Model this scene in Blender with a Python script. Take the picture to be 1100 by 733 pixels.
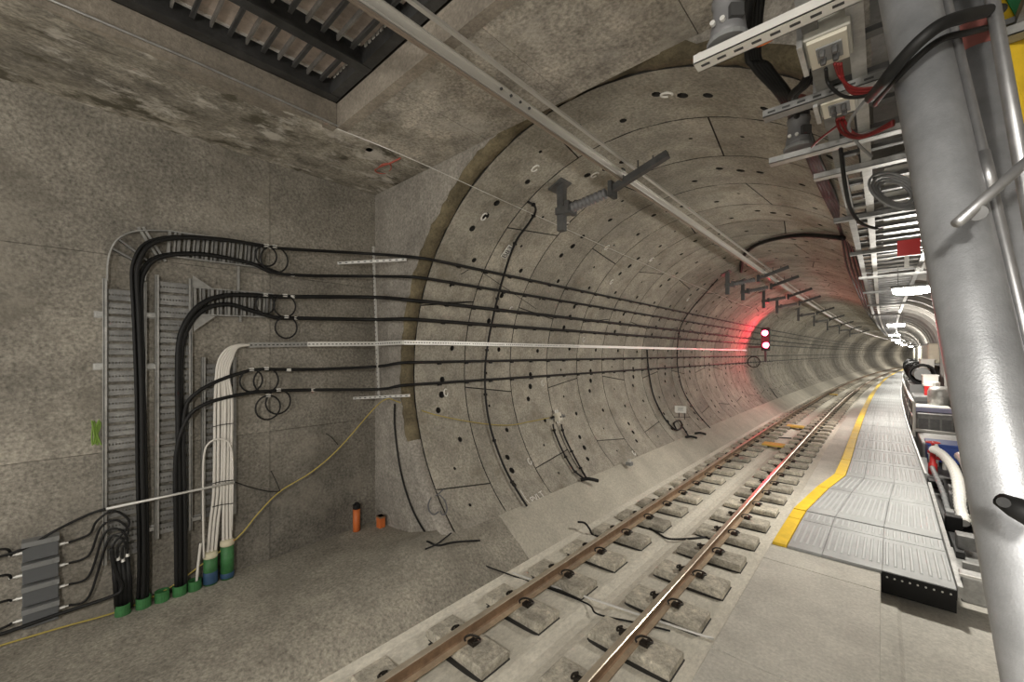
import bpy, math, random
from mathutils import Vector, Matrix
random.seed(7)
for o in list(bpy.data.objects): bpy.data.objects.remove(o)
SC = bpy.context.scene
COL = SC.collection

# ------------------------------------------------------------------ camera, world, exposure
FPX, U0, V0, CAMZ = 440.0, 550.0, 380.0, 3.245
TH = math.atan(397/FPX); CT, ST = math.cos(TH), math.sin(TH)
cd = bpy.data.cameras.new('camera'); cam = bpy.data.objects.new('camera', cd); COL.objects.link(cam)
cam.location = (0, 0, CAMZ); cam.rotation_euler = (math.pi/2, 0, TH)
cd.sensor_width = 36; cd.lens = 36*FPX/1100; cd.shift_y = (V0-366.5)/1100; cd.clip_start = .05; cd.clip_end = 400
SC.camera = cam
SC.view_settings.view_transform = 'Standard'; SC.view_settings.look = 'None'
SC.view_settings.exposure = 0.45; SC.view_settings.gamma = 1.0; SC.view_settings.use_curve_mapping = False
W = bpy.data.worlds.new('world'); SC.world = W; W.use_nodes = True
WB = W.node_tree.nodes['Background']; WB.inputs[0].default_value = (1.0, .95, .87, 1); WB.inputs[1].default_value = 1.3

# lamps hang in a row under the overhead cable ladder (their light is made in lamp())
LAMP_POWER = 170.0
LAMP_Y = [-1.8, 11.0, 24.0, 37.0, 50.0, 63.0, 80.0, 100.0, 125.0, 155.0, 190.0]
LAMP_K = {-1.8: 1.1, 11.0: 1.0, 80.0: 1.4, 100.0: 1.8, 125.0: 2.2, 155.0: 2.6, 190.0: 2.8}

# ------------------------------------------------------------------ geometry of the place
XW, YH = -7.26, 4.1                # left wall, headwall
TX, TZ, TR = -2.77, 2.93, 3.5      # tunnel axis and radius
RLX, RRX = -3.695, -2.19           # rail centre lines
YEND = 232.0
def bend(y): return max(0., y-18)**2/2000.
def dbend(y): return max(0., y-18)/1000.
def ray(u, v):
    a = (u-U0)/FPX; b = (V0-v)/FPX
    return Vector((CT*a-ST, ST*a+CT, b))
def P(u, v, X=None, Y=None, Z=None):      # where the sight line through a photo point meets a known plane
    r = ray(u, v)
    t = X/r.x if X is not None else (Y/r.y if Y is not None else (Z-CAMZ)/r.z)
    return r*t + Vector((0, 0, CAMZ))
def Q(u, v, d): return ray(u, v)*d + Vector((0, 0, CAMZ))
def LA(a, y, off=0.0):                    # point on the tunnel lining
    a = math.radians(a); r = TR-off
    return Vector((TX+r*math.cos(a)+bend(y), y, TZ+r*math.sin(a)))
def CY(u, v, off=0.0):
    r = ray(u, v); ox, oz = -TX, CAMZ-TZ; R = TR-off
    a = r.x**2+r.z**2; b = 2*(r.x*ox+r.z*oz); c = ox*ox+oz*oz-R*R
    t = (-b+math.sqrt(max(0, b*b-4*a*c)))/(2*a)
    return r*t + Vector((0, 0, CAMZ))

# ------------------------------------------------------------------ materials
MATS = {}
def mat(name, col, rough=.6, metal=0., var=0., scale=4., bump=0., bscale=40., stain=None, stain_amt=.0, rnd=0., stain2=None, s2_amt=0., s2_scale=1., emit=None, estr=0., spec=.5, fine=0., fscale=26., stretch=(1,1,1)):
    if name in MATS: return MATS[name]
    m = bpy.data.materials.new(name); m.use_nodes = True; MATS[name] = m
    nt = m.node_tree; N = nt.nodes; L = nt.links
    b = N['Principled BSDF']; b.inputs['Roughness'].default_value = rough; b.inputs['Metallic'].default_value = metal
    b.inputs['Specular IOR Level'].default_value = spec
    b.inputs['Base Color'].default_value = (*col, 1)
    if emit: b.inputs['Emission Color'].default_value = (*emit, 1); b.inputs['Emission Strength'].default_value = estr
    if var or bump or stain or rnd or fine:
        geo = N.new('ShaderNodeNewGeometry')
        mp = N.new('ShaderNodeMapping'); L.new(geo.outputs['Position'], mp.inputs['Vector']); mp.inputs['Scale'].default_value = stretch
        vec = mp.outputs[0]
        def noise(sc, det=4, rg=.6):
            n = N.new('ShaderNodeTexNoise'); n.inputs['Scale'].default_value = sc; n.inputs['Detail'].default_value = det; n.inputs['Roughness'].default_value = rg
            L.new(vec, n.inputs['Vector']); return n.outputs['Fac']
        def mth(op, a, bb):
            n = N.new('ShaderNodeMath'); n.operation = op
            for i, x in enumerate((a, bb)):
                if isinstance(x, (int, float)): n.inputs[i].default_value = x
                else: L.new(x, n.inputs[i])
            return n.outputs[0]
        f = None
        if var:
            def patch(sc, det, rg):
                mr = N.new('ShaderNodeMapRange'); mr.inputs['From Min'].default_value = .3; mr.inputs['From Max'].default_value = .7
                mr.inputs['To Min'].default_value = 1-var; mr.inputs['To Max'].default_value = 1+var
                L.new(noise(sc, det, rg), mr.inputs['Value']); return mr.outputs[0]
            f = patch(scale, 7, .68); g = patch(scale*.22, 4, .55)
            f = mth('MULTIPLY', f, g)
        if fine:
            mr = N.new('ShaderNodeMapRange'); mr.inputs['From Min'].default_value = .28; mr.inputs['From Max'].default_value = .72
            mr.inputs['To Min'].default_value = 1-fine; mr.inputs['To Max'].default_value = 1+fine
            L.new(noise(fscale, 4, .7), mr.inputs['Value']); g = mr.outputs[0]
            f = mth('MULTIPLY', f, g) if f else g
        if rnd:
            oi = N.new('ShaderNodeObjectInfo')
            g = mth('MULTIPLY_ADD', oi.outputs['Random'], 2*rnd); g.node.inputs[2].default_value = 1-rnd
            f = mth('MULTIPLY', f, g) if f else g
        cur = None
        if f:
            vm = N.new('ShaderNodeVectorMath'); vm.operation = 'SCALE'; vm.inputs[0].default_value = col; L.new(f, vm.inputs['Scale']); cur = vm.outputs[0]
        if stain:
            rmp = N.new('ShaderNodeMapRange'); rmp.inputs['From Min'].default_value = .52; rmp.inputs['From Max'].default_value = .61 if stain_amt > .9 else .68; rmp.inputs['To Max'].default_value = stain_amt
            L.new(noise(scale*.6, 7, .7), rmp.inputs['Value'])
            mx = N.new('ShaderNodeMix'); mx.data_type = 'RGBA'; L.new(rmp.outputs[0], mx.inputs['Factor'])
            if cur: L.new(cur, mx.inputs['A'])
            else: mx.inputs['A'].default_value = (*col, 1)
            mx.inputs['B'].default_value = (*stain, 1); cur = mx.outputs['Result']
        if stain2:
            rmp = N.new('ShaderNodeMapRange'); rmp.inputs['From Min'].default_value = .53; rmp.inputs['From Max'].default_value = .62 if s2_amt > .9 else .62; rmp.inputs['To Max'].default_value = s2_amt
            off = N.new('ShaderNodeVectorMath'); off.operation = 'ADD'; L.new(vec, off.inputs[0]); off.inputs[1].default_value = (17.3, 5.1, 9.7)
            nn = N.new('ShaderNodeTexNoise'); nn.inputs['Scale'].default_value = s2_scale; nn.inputs['Detail'].default_value = 9; nn.inputs['Roughness'].default_value = .72
            L.new(off.outputs[0], nn.inputs['Vector']); L.new(nn.outputs['Fac'], rmp.inputs['Value'])
            mx = N.new('ShaderNodeMix'); mx.data_type = 'RGBA'; L.new(rmp.outputs[0], mx.inputs['Factor']); L.new(cur, mx.inputs['A']); mx.inputs['B'].default_value = (*stain2, 1); cur = mx.outputs['Result']
        if cur: L.new(cur, b.inputs['Base Color'])
        if bump:
            bp = N.new('ShaderNodeBump'); bp.inputs['Strength'].default_value = bump; bp.inputs['Distance'].default_value = .02
            L.new(noise(bscale, 5, .6), bp.inputs['Height']); L.new(bp.outputs[0], b.inputs['Normal'])
    return m
mat('lining', (.35, .325, .275), .85, var=.26, scale=2.4, bump=.5, bscale=22, rnd=.13, fine=.45, stain=(.19, .165, .12), stain_amt=.6, stain2=(.40, .375, .33), s2_amt=.35, s2_scale=1.1)
mat('wall', (.225, .208, .178), .85, var=.30, scale=1.6, bump=.5, bscale=22, fine=.55, stain=(.15, .135, .11), stain_amt=.6, rnd=.17, stain2=(.31, .285, .24), s2_amt=.45, s2_scale=.8)
mat('headwall', (.30, .278, .245), .85, var=.24, scale=2.2, bump=.4, bscale=22, fine=.45, stain=(.23, .21, .18), stain_amt=.45)
mat('soffit', (.36, .33, .285), .9, var=.40, scale=2.2, bump=.8, bscale=16, fine=.52, stain=(.15, .135, .10), stain_amt=.75, rnd=.08, stain2=(.46, .43, .385), s2_amt=.6, s2_scale=1.3)
mat('rough', (.30, .275, .23), .95, var=.45, scale=3, bump=1.0, bscale=9, fine=.55, stain=(.09, .08, .055), stain_amt=.95, stretch=(1.3, .75, 1), stain2=(.60, .565, .51), s2_amt=.95, s2_scale=2.2)
mat('upstand', (.29, .255, .21), .9, var=.25, scale=2, bump=.4, bscale=40, fine=.28, stretch=(1, 1, 1))
mat('apron', (.31, .287, .24), .9, var=.26, scale=1.4, bump=.4, bscale=22, fine=.50, stain=(.20, .185, .155), stain_amt=.5)
mat('haunch', (.50, .47, .40), .9, var=.12, scale=1.4, bump=.3, bscale=22, fine=.24, stain=(.27, .25, .205), stain_amt=.4)  # paler pour, with brightness from the light also put into its colour
mat('bed', (.68, .645, .56), .9, var=.09, scale=1.5, bump=.3, bscale=30, fine=.2, stain=(.38, .355, .30), stain_amt=.5, stretch=(1, .5, 1))
mat('slab', (.56, .535, .48), .85, var=.14, scale=1.6, bump=.15, bscale=40, fine=.2)
mat('block', (.48, .445, .37), .9, var=.35, scale=5, bump=.5, bscale=40, fine=.42, rnd=.14)
mat('grout', (.16, .132, .08), .95, var=.45, scale=2.5, bump=1.2, bscale=12, fine=.35, stain=(.26, .22, .14), stain_amt=.4)
mat('dark', (.03, .028, .025), .9)
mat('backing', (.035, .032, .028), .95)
mat('railfoot', (.36, .27, .18), .8, .0, var=.25, scale=7)
mat('rail', (.24, .15, .09), .6, .2, var=.3, scale=9, bump=.2, bscale=60, stain=(.33, .23, .14), stain_amt=.5)
mat('railhead', (.66, .58, .47), .28, .6, var=.12, scale=8)
mat('clipsteel', (.03, .025, .02), .5, .4)
mat('rubber_and_shade', (.035, .033, .03), .7)
mat('cable', (.010, .010, .010), .55, spec=.3)
mat('galv', (.42, .42, .41), .45, .7, var=.2, scale=14)
mat('galv_dull', (.24, .24, .235), .55, .55, var=.25, scale=10)
mat('galv_mid', (.30, .30, .295), .5, .6, var=.25, scale=12)
mat('strut', (.72, .71, .68), .4, .3)
mat('conductor', (.60, .585, .55), .35, .55)
mat('steel_dark', (.075, .075, .075), .55, .5, var=.3, scale=6)
mat('steel_grey', (.13, .13, .13), .5, .5, var=.2, scale=8)
mat('joist', (.27, .26, .245), .5, .5, var=.25, scale=8)
mat('timber', (.46, .39, .345), .85, var=.3, scale=6, bump=.2)
mat('whitecable', (.72, .69, .64), .45)
mat('white', (.75, .74, .70), .5)
mat('cream', (.66, .62, .52), .5, var=.06)
mat('plastic_grey', (.10, .105, .11), .55)
mat('plastic_mid', (.21, .215, .215), .55)
mat('green', (.04, .16, .05), .55, var=.2, scale=20)
mat('tape_cream', (.62, .58, .42), .6)
mat('tape_blue', (.03, .075, .15), .5)
mat('orange', (.62, .16, .04), .5)
mat('yellow', (.82, .55, .03), .55, var=.12, scale=6)
mat('balise', (.72, .50, .10), .55)
mat('rope', (.48, .38, .10), .8)
mat('lime', (.18, .30, .05), .7)
mat('aluminium', (.355, .365, .365), .55, .2, var=.15, scale=3, rnd=.05)
mat('alu_rib', (.46, .475, .475), .55, .15)
mat('pole', (.40, .41, .43), .42, .55, var=.18, scale=8, bump=.12, bscale=150)
mat('pipe_silver', (.46, .46, .47), .35, .8, var=.12, scale=15)
mat('red_paint', (.20, .07, .06), .5)
mat('red', (.55, .03, .03), .45)
mat('red_cable', (.17, .012, .012), .5)
mat('green_paint', (.02, .22, .08), .5)
mat('blue', (.03, .07, .30), .5)
mat('lilac', (.42, .42, .62), .5)
mat('graycable', (.22, .225, .23), .5)
mat('insul', (.17, .17, .175), .45)
mat('boxgrey', (.40, .39, .345), .5)
mat('vault', (.22, .21, .195), .85, var=.2, scale=2, bump=.3)
mat('rib', (.36, .345, .325), .7, var=.15, scale=3)
mat('lamp_on', (1, 1, 1), .5, emit=(1, .96, .86), estr=60)
mat('red_on', (1, .1, .1), .4, emit=(1, .03, .06), estr=160)
mat('copper', (.40, .33, .27), .4, .6)
mat('chalk', (.8, .78, .74), .9)
mat('chalk_red', (.45, .12, .09), .9)
mat('chalk_grey', (.14, .14, .15), .9)
mat('ink', (.05, .05, .05), .8)
mat('canvas', (.62, .58, .47), .8, var=.1)
def M(n): return MATS[n]

# ------------------------------------------------------------------ mesh helpers
class MB:
    def __init__(s): s.v = []; s.f = []; s.mi = []; s.cm = 0
    def add(s, vs, fs):
        n = len(s.v); s.v += [tuple(v) for v in vs]; s.f += [tuple(i+n for i in f) for f in fs]; s.mi += [s.cm]*len(fs); return s
    def box(s, x0, x1, y0, y1, z0, z1, T=None):
        vs = [Vector((x, y, z)) for z in (z0, z1) for y in (y0, y1) for x in (x0, x1)]
        if T: vs = [T @ v for v in vs]
        return s.add(vs, [(0,2,3,1),(4,5,7,6),(0,1,5,4),(2,6,7,3),(0,4,6,2),(1,3,7,5)])
    def cbox(s, c, sx, sy, sz, rz=0, rx=0, ry=0):
        T = Matrix.Translation(c) @ Matrix.Rotation(rz, 4, 'Z') @ Matrix.Rotation(ry, 4, 'Y') @ Matrix.Rotation(rx, 4, 'X')
        return s.box(-sx/2, sx/2, -sy/2, sy/2, -sz/2, sz/2, T)
    def bar(s, a, b, w, h, up=(0,0,1)):        # box beam from a to b
        a, b = Vector(a), Vector(b); d = (b-a); L = d.length; d.normalize(); u = Vector(up)
        x = d.cross(u)
        if x.length < 1e-4: x = d.cross(Vector((1,0,0)))
        x.normalize(); z = x.cross(d)
        vs = []
        for t in (a, b):
            for i, j in ((-1,-1),(1,-1),(1,1),(-1,1)): vs.append(t+x*(i*w/2)+z*(j*h/2))
        return s.add(vs, [(0,1,2,3),(7,6,5,4),(0,4,5,1),(1,5,6,2),(2,6,7,3),(3,7,4,0)])
    def tube(s, pts, r, n=8, closed=False, caps=True):
        pts = [Vector(p) for p in pts]; m = len(pts); base = len(s.v)
        rs = r if isinstance(r, (list, tuple)) else [r]*m
        prev = None
        for i in range(m):
            if closed: t = pts[(i+1) % m]-pts[i-1]
            else: t = pts[min(i+1, m-1)]-pts[max(i-1, 0)]
            if t.length < 1e-9: t = Vector((0,0,1))
            t.normalize()
            if prev is None:
                a = Vector((0,0,1)) if abs(t.z) < .9 else Vector((1,0,0))
                x = t.cross(a).normalized()
            else:
                x = prev - t*prev.dot(t)
                x = x.normalized() if x.length > 1e-6 else t.orthogonal().normalized()
            prev = x; y = t.cross(x)
            for k in range(n):
                an = 2*math.pi*k/n; s.v.append(tuple(pts[i]+(x*math.cos(an)+y*math.sin(an))*rs[i]))
        nf = 0
        for i in range(m if closed else m-1):
            j = (i+1) % m
            for k in range(n):
                l = (k+1) % n; s.f.append((base+i*n+k, base+i*n+l, base+j*n+l, base+j*n+k)); nf += 1
        if caps and not closed:
            s.f.append(tuple(base+k for k in range(n))[::-1]); s.f.append(tuple(base+(m-1)*n+k for k in range(n))); nf += 2
        s.mi += [s.cm]*nf
        return s
    def lathe(s, prof, c, axis=(0,0,1), n=16):  # prof: [(radius, height)]
        c = Vector(c); ax = Vector(axis).normalized(); x = ax.orthogonal().normalized(); y = ax.cross(x); base = len(s.v); nf = 0
        for r, h in prof:
            for k in range(n):
                an = 2*math.pi*k/n; s.v.append(tuple(c+ax*h+(x*math.cos(an)+y*math.sin(an))*max(r, 1e-4)))
        for i in range(len(prof)-1):
            for k in range(n):
                l = (k+1) % n; s.f.append((base+i*n+k, base+i*n+l, base+(i+1)*n+l, base+(i+1)*n+k)); nf += 1
        s.f.append(tuple(base+k for k in range(n))[::-1]); s.f.append(tuple(base+(len(prof)-1)*n+k for k in range(n))); nf += 2
        s.mi += [s.cm]*nf
        return s
    def prism(s, poly, a, b):   # poly: list of Vectors, extruded by vector from offset a to b
        n = len(poly); A = [Vector(p)+Vector(a) for p in poly]; B = [Vector(p)+Vector(b) for p in poly]
        return s.add(A+B, [tuple(range(n))[::-1], tuple(range(n, 2*n))]+[(i, (i+1) % n, n+(i+1) % n, n+i) for i in range(n)])
    def sweep(s, prof, ys, z=0, x=0, closed=True, caps=True):  # profile (x,z) swept along the (curving) tunnel
        base = len(s.v); n = len(prof); nf = 0
        for y in ys:
            for px, pz in prof: s.v.append((px+x+bend(y), y, pz+z))
        for i in range(len(ys)-1):
            for k in range(n if closed else n-1):
                l = (k+1) % n; s.f.append((base+i*n+k, base+i*n+l, base+(i+1)*n+l, base+(i+1)*n+k)); nf += 1
        if closed and caps:
            s.f.append(tuple(base+k for k in range(n))[::-1]); s.f.append(tuple(base+(len(ys)-1)*n+k for k in range(n))); nf += 2
        s.mi += [s.cm]*nf
        return s
    def mesh(s, name, mats, smooth=False):
        me = bpy.data.meshes.new(name); me.from_pydata(s.v, [], s.f)
        for m in (mats if isinstance(mats, (list, tuple)) else [mats]): me.materials.append(M(m))
        if any(s.mi): me.polygons.foreach_set('material_index', s.mi)
        if smooth: me.polygons.foreach_set('use_smooth', [True]*len(me.polygons))
        me.update()
        return me
    def build(s, name, mats, parent=None, smooth=False, loc=None):
        return link(name, s.mesh(name, mats, smooth), parent, loc)
def link(name, me, parent=None, loc=None, rot=None):
    o = bpy.data.objects.new(name, me); COL.objects.link(o)
    if parent: o.parent = parent
    if loc is not None: o.location = loc
    if rot is not None: o.rotation_euler = rot
    return o
def tag(o, label, cat, group=None, kind=None):
    o['label'] = label; o['category'] = cat
    if group: o['group'] = group
    if kind: o['kind'] = kind
    return o
def struct(o, label, cat='structure'):
    o['kind'] = 'structure'; o['label'] = label; o['category'] = cat; return o
def empty(name, loc, label, cat, group=None):
    o = link(name, None, None, loc); o.empty_display_size = .05
    return tag(o, label, cat, group)
def bevel(o, w=.01, n=2):
    b = o.modifiers.new('bevel', 'BEVEL'); b.width = w; b.segments = n; b.limit_method = 'ANGLE'; return o
def cr(pts, n=8, closed=False):      # smooth curve through points
    pts = [Vector(p) for p in pts]; out = []; m = len(pts)
    for i in range(m-1):
        p0 = pts[max(i-1, 0)]; p1 = pts[i]; p2 = pts[i+1]; p3 = pts[min(i+2, m-1)]
        for k in range(n):
            t = k/n; out.append(.5*((2*p1)+(p2-p0)*t+(2*p0-5*p1+4*p2-p3)*t*t+(3*p1-p0-3*p2+p3)*t**3))
    out.append(pts[-1]); return out
def ring_pts(c, r, ax, n=20, ry=None):
    c = Vector(c); ax = Vector(ax).normalized(); x = ax.orthogonal().normalized(); y = ax.cross(x)
    return [c+x*(r*math.cos(2*math.pi*k/n))+y*((ry or r)*math.sin(2*math.pi*k/n)) for k in range(n)]
YS = [YH+.05, 6, 8, 10, 12, 14, 16, 18]+[18+2.5*i for i in range(1, 85)]
YL = [-6, 0, 4]+YS[1:]

# ------------------------------------------------------------------ track bed, apron, slab, drain floor
mb = MB(); mb.sweep([(-4.40,-.205),(-4.30,-.25),(-4.05,-.29),(-3.12,-.29),(-3.0,-.33),(-2.88,-.33),(-2.76,-.29),(-1.40,-.29),(-1.40,-.6),(-4.40,-.6)], YL)
struct(mb.build('floor', 'bed'), 'pale concrete track bed under the two rails', 'floor')
mb = MB()
def apron_z(x, y):
    near = [(-7.3,-.05),(-6.2,-.02),(-5.3,.03),(-4.9,.03),(-4.72,0),(-4.6,-.04),(-4.5,-.12),(-4.40,-.2),(-4.34,-.27)]
    far = [(-7.3,.02),(-6.2,.10),(-5.3,.40),(-5.05,.31),(-4.82,.12),(-4.6,-.03),(-4.5,-.12),(-4.40,-.2),(-4.34,-.27)]
    def it(t):
        for (a, za), (b, zb) in zip(t, t[1:]):
            if x <= b: return za+(zb-za)*max(0, min(1, (x-a)/(b-a)))
        return t[-1][1]
    w = max(0, min(1, (y-1.9)/2.3)); w = w*w*(3-2*w)
    return it(near)*(1-w)+it(far)*w
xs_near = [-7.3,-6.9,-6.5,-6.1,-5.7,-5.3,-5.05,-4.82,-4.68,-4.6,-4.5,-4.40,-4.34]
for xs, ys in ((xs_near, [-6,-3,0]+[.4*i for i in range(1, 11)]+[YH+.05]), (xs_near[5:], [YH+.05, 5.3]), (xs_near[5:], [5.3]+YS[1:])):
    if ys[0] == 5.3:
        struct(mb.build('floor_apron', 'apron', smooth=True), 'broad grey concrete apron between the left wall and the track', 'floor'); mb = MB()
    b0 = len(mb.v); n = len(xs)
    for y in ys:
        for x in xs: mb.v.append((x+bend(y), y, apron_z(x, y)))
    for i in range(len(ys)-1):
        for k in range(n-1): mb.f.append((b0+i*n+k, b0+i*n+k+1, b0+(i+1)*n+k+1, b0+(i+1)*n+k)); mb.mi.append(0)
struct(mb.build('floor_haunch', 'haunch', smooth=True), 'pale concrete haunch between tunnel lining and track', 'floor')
sl = struct(link('floor_slab', MB().box(-1.40,-.01,-6,140,-.6,-.04).mesh('slab', 'slab')), 'smooth grey concrete walkway slab right of the track', 'floor')
sl.data = MB().sweep([(-1.40,-.6),(-.01,-.6),(-.01,-.02),(-1.40,-.02)], YL).mesh('slab_base', 'slab')
for a, b in ((-6, 1.4), (1.4, 4.845), (4.845, 7.52), (7.52, 8.25)):
    bevel(link('paving_panel', MB().box(-1.40,-.012, a+.006, b-.006, -.03, 0).mesh('paving_panel', 'slab'), sl), .006)
mb = MB().sweep([(-.01,-.33),(.16,-.33),(.2,-.36),(2.3,-.36),(2.3,-.7),(-.01,-.7)], YL)
struct(mb.build('floor_drain', 'slab'), 'sunken concrete floor right of the slab edge', 'floor')

# ------------------------------------------------------------------ left wall
wl = struct(MB().box(XW-.4, XW-.03, -6, YH+.3, -.5, 7.2).build('wall_left', 'backing'), 'dark grey cast concrete side wall carrying the cable trays', 'wall')
for (y0, y1) in ((-6,-2.6),(-2.6,-.55),(-.55,2.27),(2.27,YH+.02)):
    for (z0, z1) in ((-.4,2.0),(2.0,4.5),(4.5,6.32)):
        link('wall_panel', MB().box(XW-.05, XW+random.uniform(-.003,.003), y0+.004, y1-.004, z0+.003, z1-.003).mesh('wall_panel', 'wall'), wl)
struct(MB().box(3.4, 3.7, -6, YH+.3, -.7, 7.2).build('wall_side', 'wall'), 'concrete side wall right of the camera', 'wall')
struct(MB().box(2.3, 3.4, -6, YH+.02, -.7, -.36).build('floor_side', 'slab'), 'sunken concrete floor along the right wall', 'floor')
# ------------------------------------------------------------------ headwall with the tunnel mouth
VA = 42.0
pr = [(TX+TR*math.cos(math.radians(a)), TZ+TR*math.sin(math.radians(a))) for a in [236-2*i for i in range(98)] if a >= VA]
va = [(.42,5.42),(1.05,5.28),(1.6,4.9),(1.98,4.3),(2.15,3.5),(2.2,2.4),(2.2,1.0),(2.2,-.4)]
mouth = [(TX+(x-TX)*1.012, TZ+(z-TZ)*1.012) for x, z in pr] + va
mb = MB()
def hw(x, z): return Vector((x, YH, z))
def out_pt(x, z):
    d = Vector((x-TX, z-TZ)); k = 1e9
    if d.x < 0: k = min(k, (XW-.02-TX)/d.x)
    if d.x > 0: k = min(k, (3.4-TX)/d.x)
    if d.y > 0: k = min(k, (6.32-TZ)/d.y)
    if d.y < 0 and TZ+d.y*k < -.5: return (XW-.02 if d.x < 0 else 3.4, -.5)
    k = max(k, 1.0)
    return (TX+d.x*k, TZ+d.y*k)
ins = mouth; outs = [out_pt(*p) for p in ins]
base = 0
vs = []
for y in (YH, YH+.28):
    for p in ins: vs.append((p[0], y, p[1]))
    for p in outs: vs.append((p[0], y, p[1]))
n = len(ins); fs = []
for i in range(n-1):
    fs.append((i, i+1, n+i+1, n+i)); fs.append((2*n+i+1, 2*n+i, 3*n+i, 3*n+i+1)); fs.append((i+1, i, 2*n+i, 2*n+i+1))
mb.add(vs, fs)
# corner fills (upper left and upper right of the mouth)
for i in range(n-1):
    a, b = outs[i], outs[i+1]
    if abs(a[0]-(XW-.02)) < .01 and abs(b[1]-6.32) < .01: mb.add([(a[0],YH,a[1]),(b[0],YH,b[1]),(XW-.02,YH,6.32)], [(0,1,2)])
    if abs(a[1]-6.32) < .01 and abs(b[0]-3.4) < .01: mb.add([(a[0],YH,a[1]),(b[0],YH,b[1]),(3.4,YH,6.32)], [(0,1,2)])
hwl = struct(mb.build('wall_head', 'headwall'), 'flat concrete headwall around the tunnel mouth', 'wall')
# brown grout collar between headwall and first ring (bare concrete near the foot)
for (hi_, lo_, m_, lab_) in ((236, 200, 'headwall', 'plain concrete reveal at the foot of the tunnel mouth'), (200, VA, 'grout', 'rough brown grout band round the tunnel mouth')):
    mb = MB(); aa = [a/2 for a in range(int(lo_*2), int(hi_*2)+1, 4)]
    rg = random.Random(3)
    for y, dr in ((YH-.012, .09), (YH-.012, .035), (YH+.08, .0), (YH+.20, .008), (YH+.24, .1)):
        for a in aa:
            k_ = 1 if m_ == 'grout' else .15
            j = rg.uniform(-.014,.014)*k_ if dr < .09 else rg.uniform(-.03,.05)*k_
            r = TR+dr+j; mb.v.append((TX+r*math.cos(math.radians(a)), y+rg.uniform(-.004,.004), TZ+r*math.sin(math.radians(a))))
    n = len(aa)
    for i in range(4):
        for k in range(n-1): mb.f.append((i*n+k, i*n+k+1, (i+1)*n+k+1, (i+1)*n+k)); mb.mi.append(0)
    link('grout_collar', mb.mesh('grout_collar', m_, True), hwl)['label'] = lab_
# formwork board line in headwall
# ------------------------------------------------------------------ ceiling soffit, opening and upstands
CZ6 = 6.30
YO, XO = 2.53, -5.48
ce = struct(MB().box(XW-.3, XO-.02, -6, YH-.01, CZ6+.03, CZ6+.5).box(XO-.02, 3.4, YO+.02, YH-.01, CZ6+.03, CZ6+.5).build('ceiling', 'backing'), 'stained concrete soffit in front of the headwall', 'ceiling')
# rough strip along the left wall as a real uneven sheet
mb = MB(); ny, nx = 90, 16; rg = random.Random(5)
from mathutils import noise as mnoise
for i in range(ny+1):
    for k in range(nx+1):
        y = -4+(YH+4)*i/ny; x = XW+(XO-.0-XW)*k/nx
        e = min(1, k/2, (nx-k)/2)
        h = (mnoise.noise(Vector((x*2.2, y*1.1, 0)))*.05+mnoise.noise(Vector((x*7, y*4, 3)))*.03)*e
        if k < nx and y < YH: mb.v.append((x, y, CZ6+max(-.05, min(.03, h))))
        else: mb.v.append((x, y, CZ6))
for i in range(ny):
    for k in range(nx): mb.f.append((i*(nx+1)+k, (i+1)*(nx+1)+k, (i+1)*(nx+1)+k+1, i*(nx+1)+k+1)); mb.mi.append(0)
link('rough_soffit', mb.mesh('rough_soffit', 'rough', True), ce)['label'] = 'rough blotchy scabbled concrete strip along the left wall'
for x0, x1 in ((XO,-4.18),(-4.18,-2.78),(-2.78,-1.3),(-1.3,.2),(.2,1.8),(1.8,3.4)):
    link('soffit_panel', MB().box(x0+.004, x1-.004, YO+.1, YH, CZ6+random.uniform(-.003,.003), CZ6+.04).mesh('soffit_panel', 'soffit'), ce)
for y0, y1 in ((-4.5,-1.2),(-1.2,YO)):
    link('upstand', MB().box(XO-.25, XO, y0+.003, y1-.003, CZ6-.004, CZ6+.33).mesh('upstand', 'upstand'), ce)
for x0, x1 in ((XO,-4.35),(-4.35,-3.3),(-3.3,-1.8),(-1.8,.0),(.0,3.4)):
    link('upstand', MB().box(x0+.001, x1-.001, YO, YO+.13, CZ6-.004, CZ6+.33).mesh('upstand', 'upstand'), ce)
# steel grillage in the opening
gr = empty('steel_grillage', (-4.4, 0, 6.63), 'dark steel beam grillage filling the ceiling opening', 'steel grillage')
def loc(o): o.matrix_parent_inverse = Matrix.Translation(-o.parent.location); return o
for x, w in ((-5.40,.13),(-4.58,.13),(-3.72,.15),(-2.86,.15),(-1.9,.15),(-.9,.15)):
    loc(MB().box(x-w/2, x+w/2, -4.4, YO-.02, 6.63, 6.655).box(x-.012, x+.012, -4.4, YO-.02, 6.655, 6.9).box(x-w/2, x+w/2, -4.4, YO-.02, 6.9, 6.92).build('beam', 'steel_dark', gr))
loc(MB().box(-5.4, .5, YO-.14, YO-.02, 6.64, 6.9).build('end_beam', 'steel_dark', gr))
jm = {}
for bi, (x0, x1) in enumerate(((-5.325,-4.655),(-4.505,-3.795),(-3.645,-2.935),(-2.785,-1.975))):
    y = YO-.28; k = 0
    me = MB().box(0, x1-x0, -.010, .010, 0, .06).mesh('joist', 'joist'); me2 = MB().box(0, x1-x0, -.010, .010, 0, .06).box(0, x1-x0, -.022, .022, 0, .006).mesh('joist', 'steel_grey')
    while y > (-1.6 if bi < 2 else .6):
        loc(link('joist', me if k % 2 else me2, gr, (x0, y, 6.735))); y -= .165; k += 1
    for q in range(6):
        pass
for bi, (x0, x1) in enumerate(((-5.32,-4.66),(-4.5,-3.8),(-3.64,-2.94))):
    loc(MB().box(x0, x1, -4, YO-.16, 6.825, 6.85).build('deck_board', 'timber', gr))
    loc(MB().box(x0+.02, x0+.05, -3, YO-.2, 6.80, 6.82).build('tie_bar', 'strut', gr))
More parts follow.
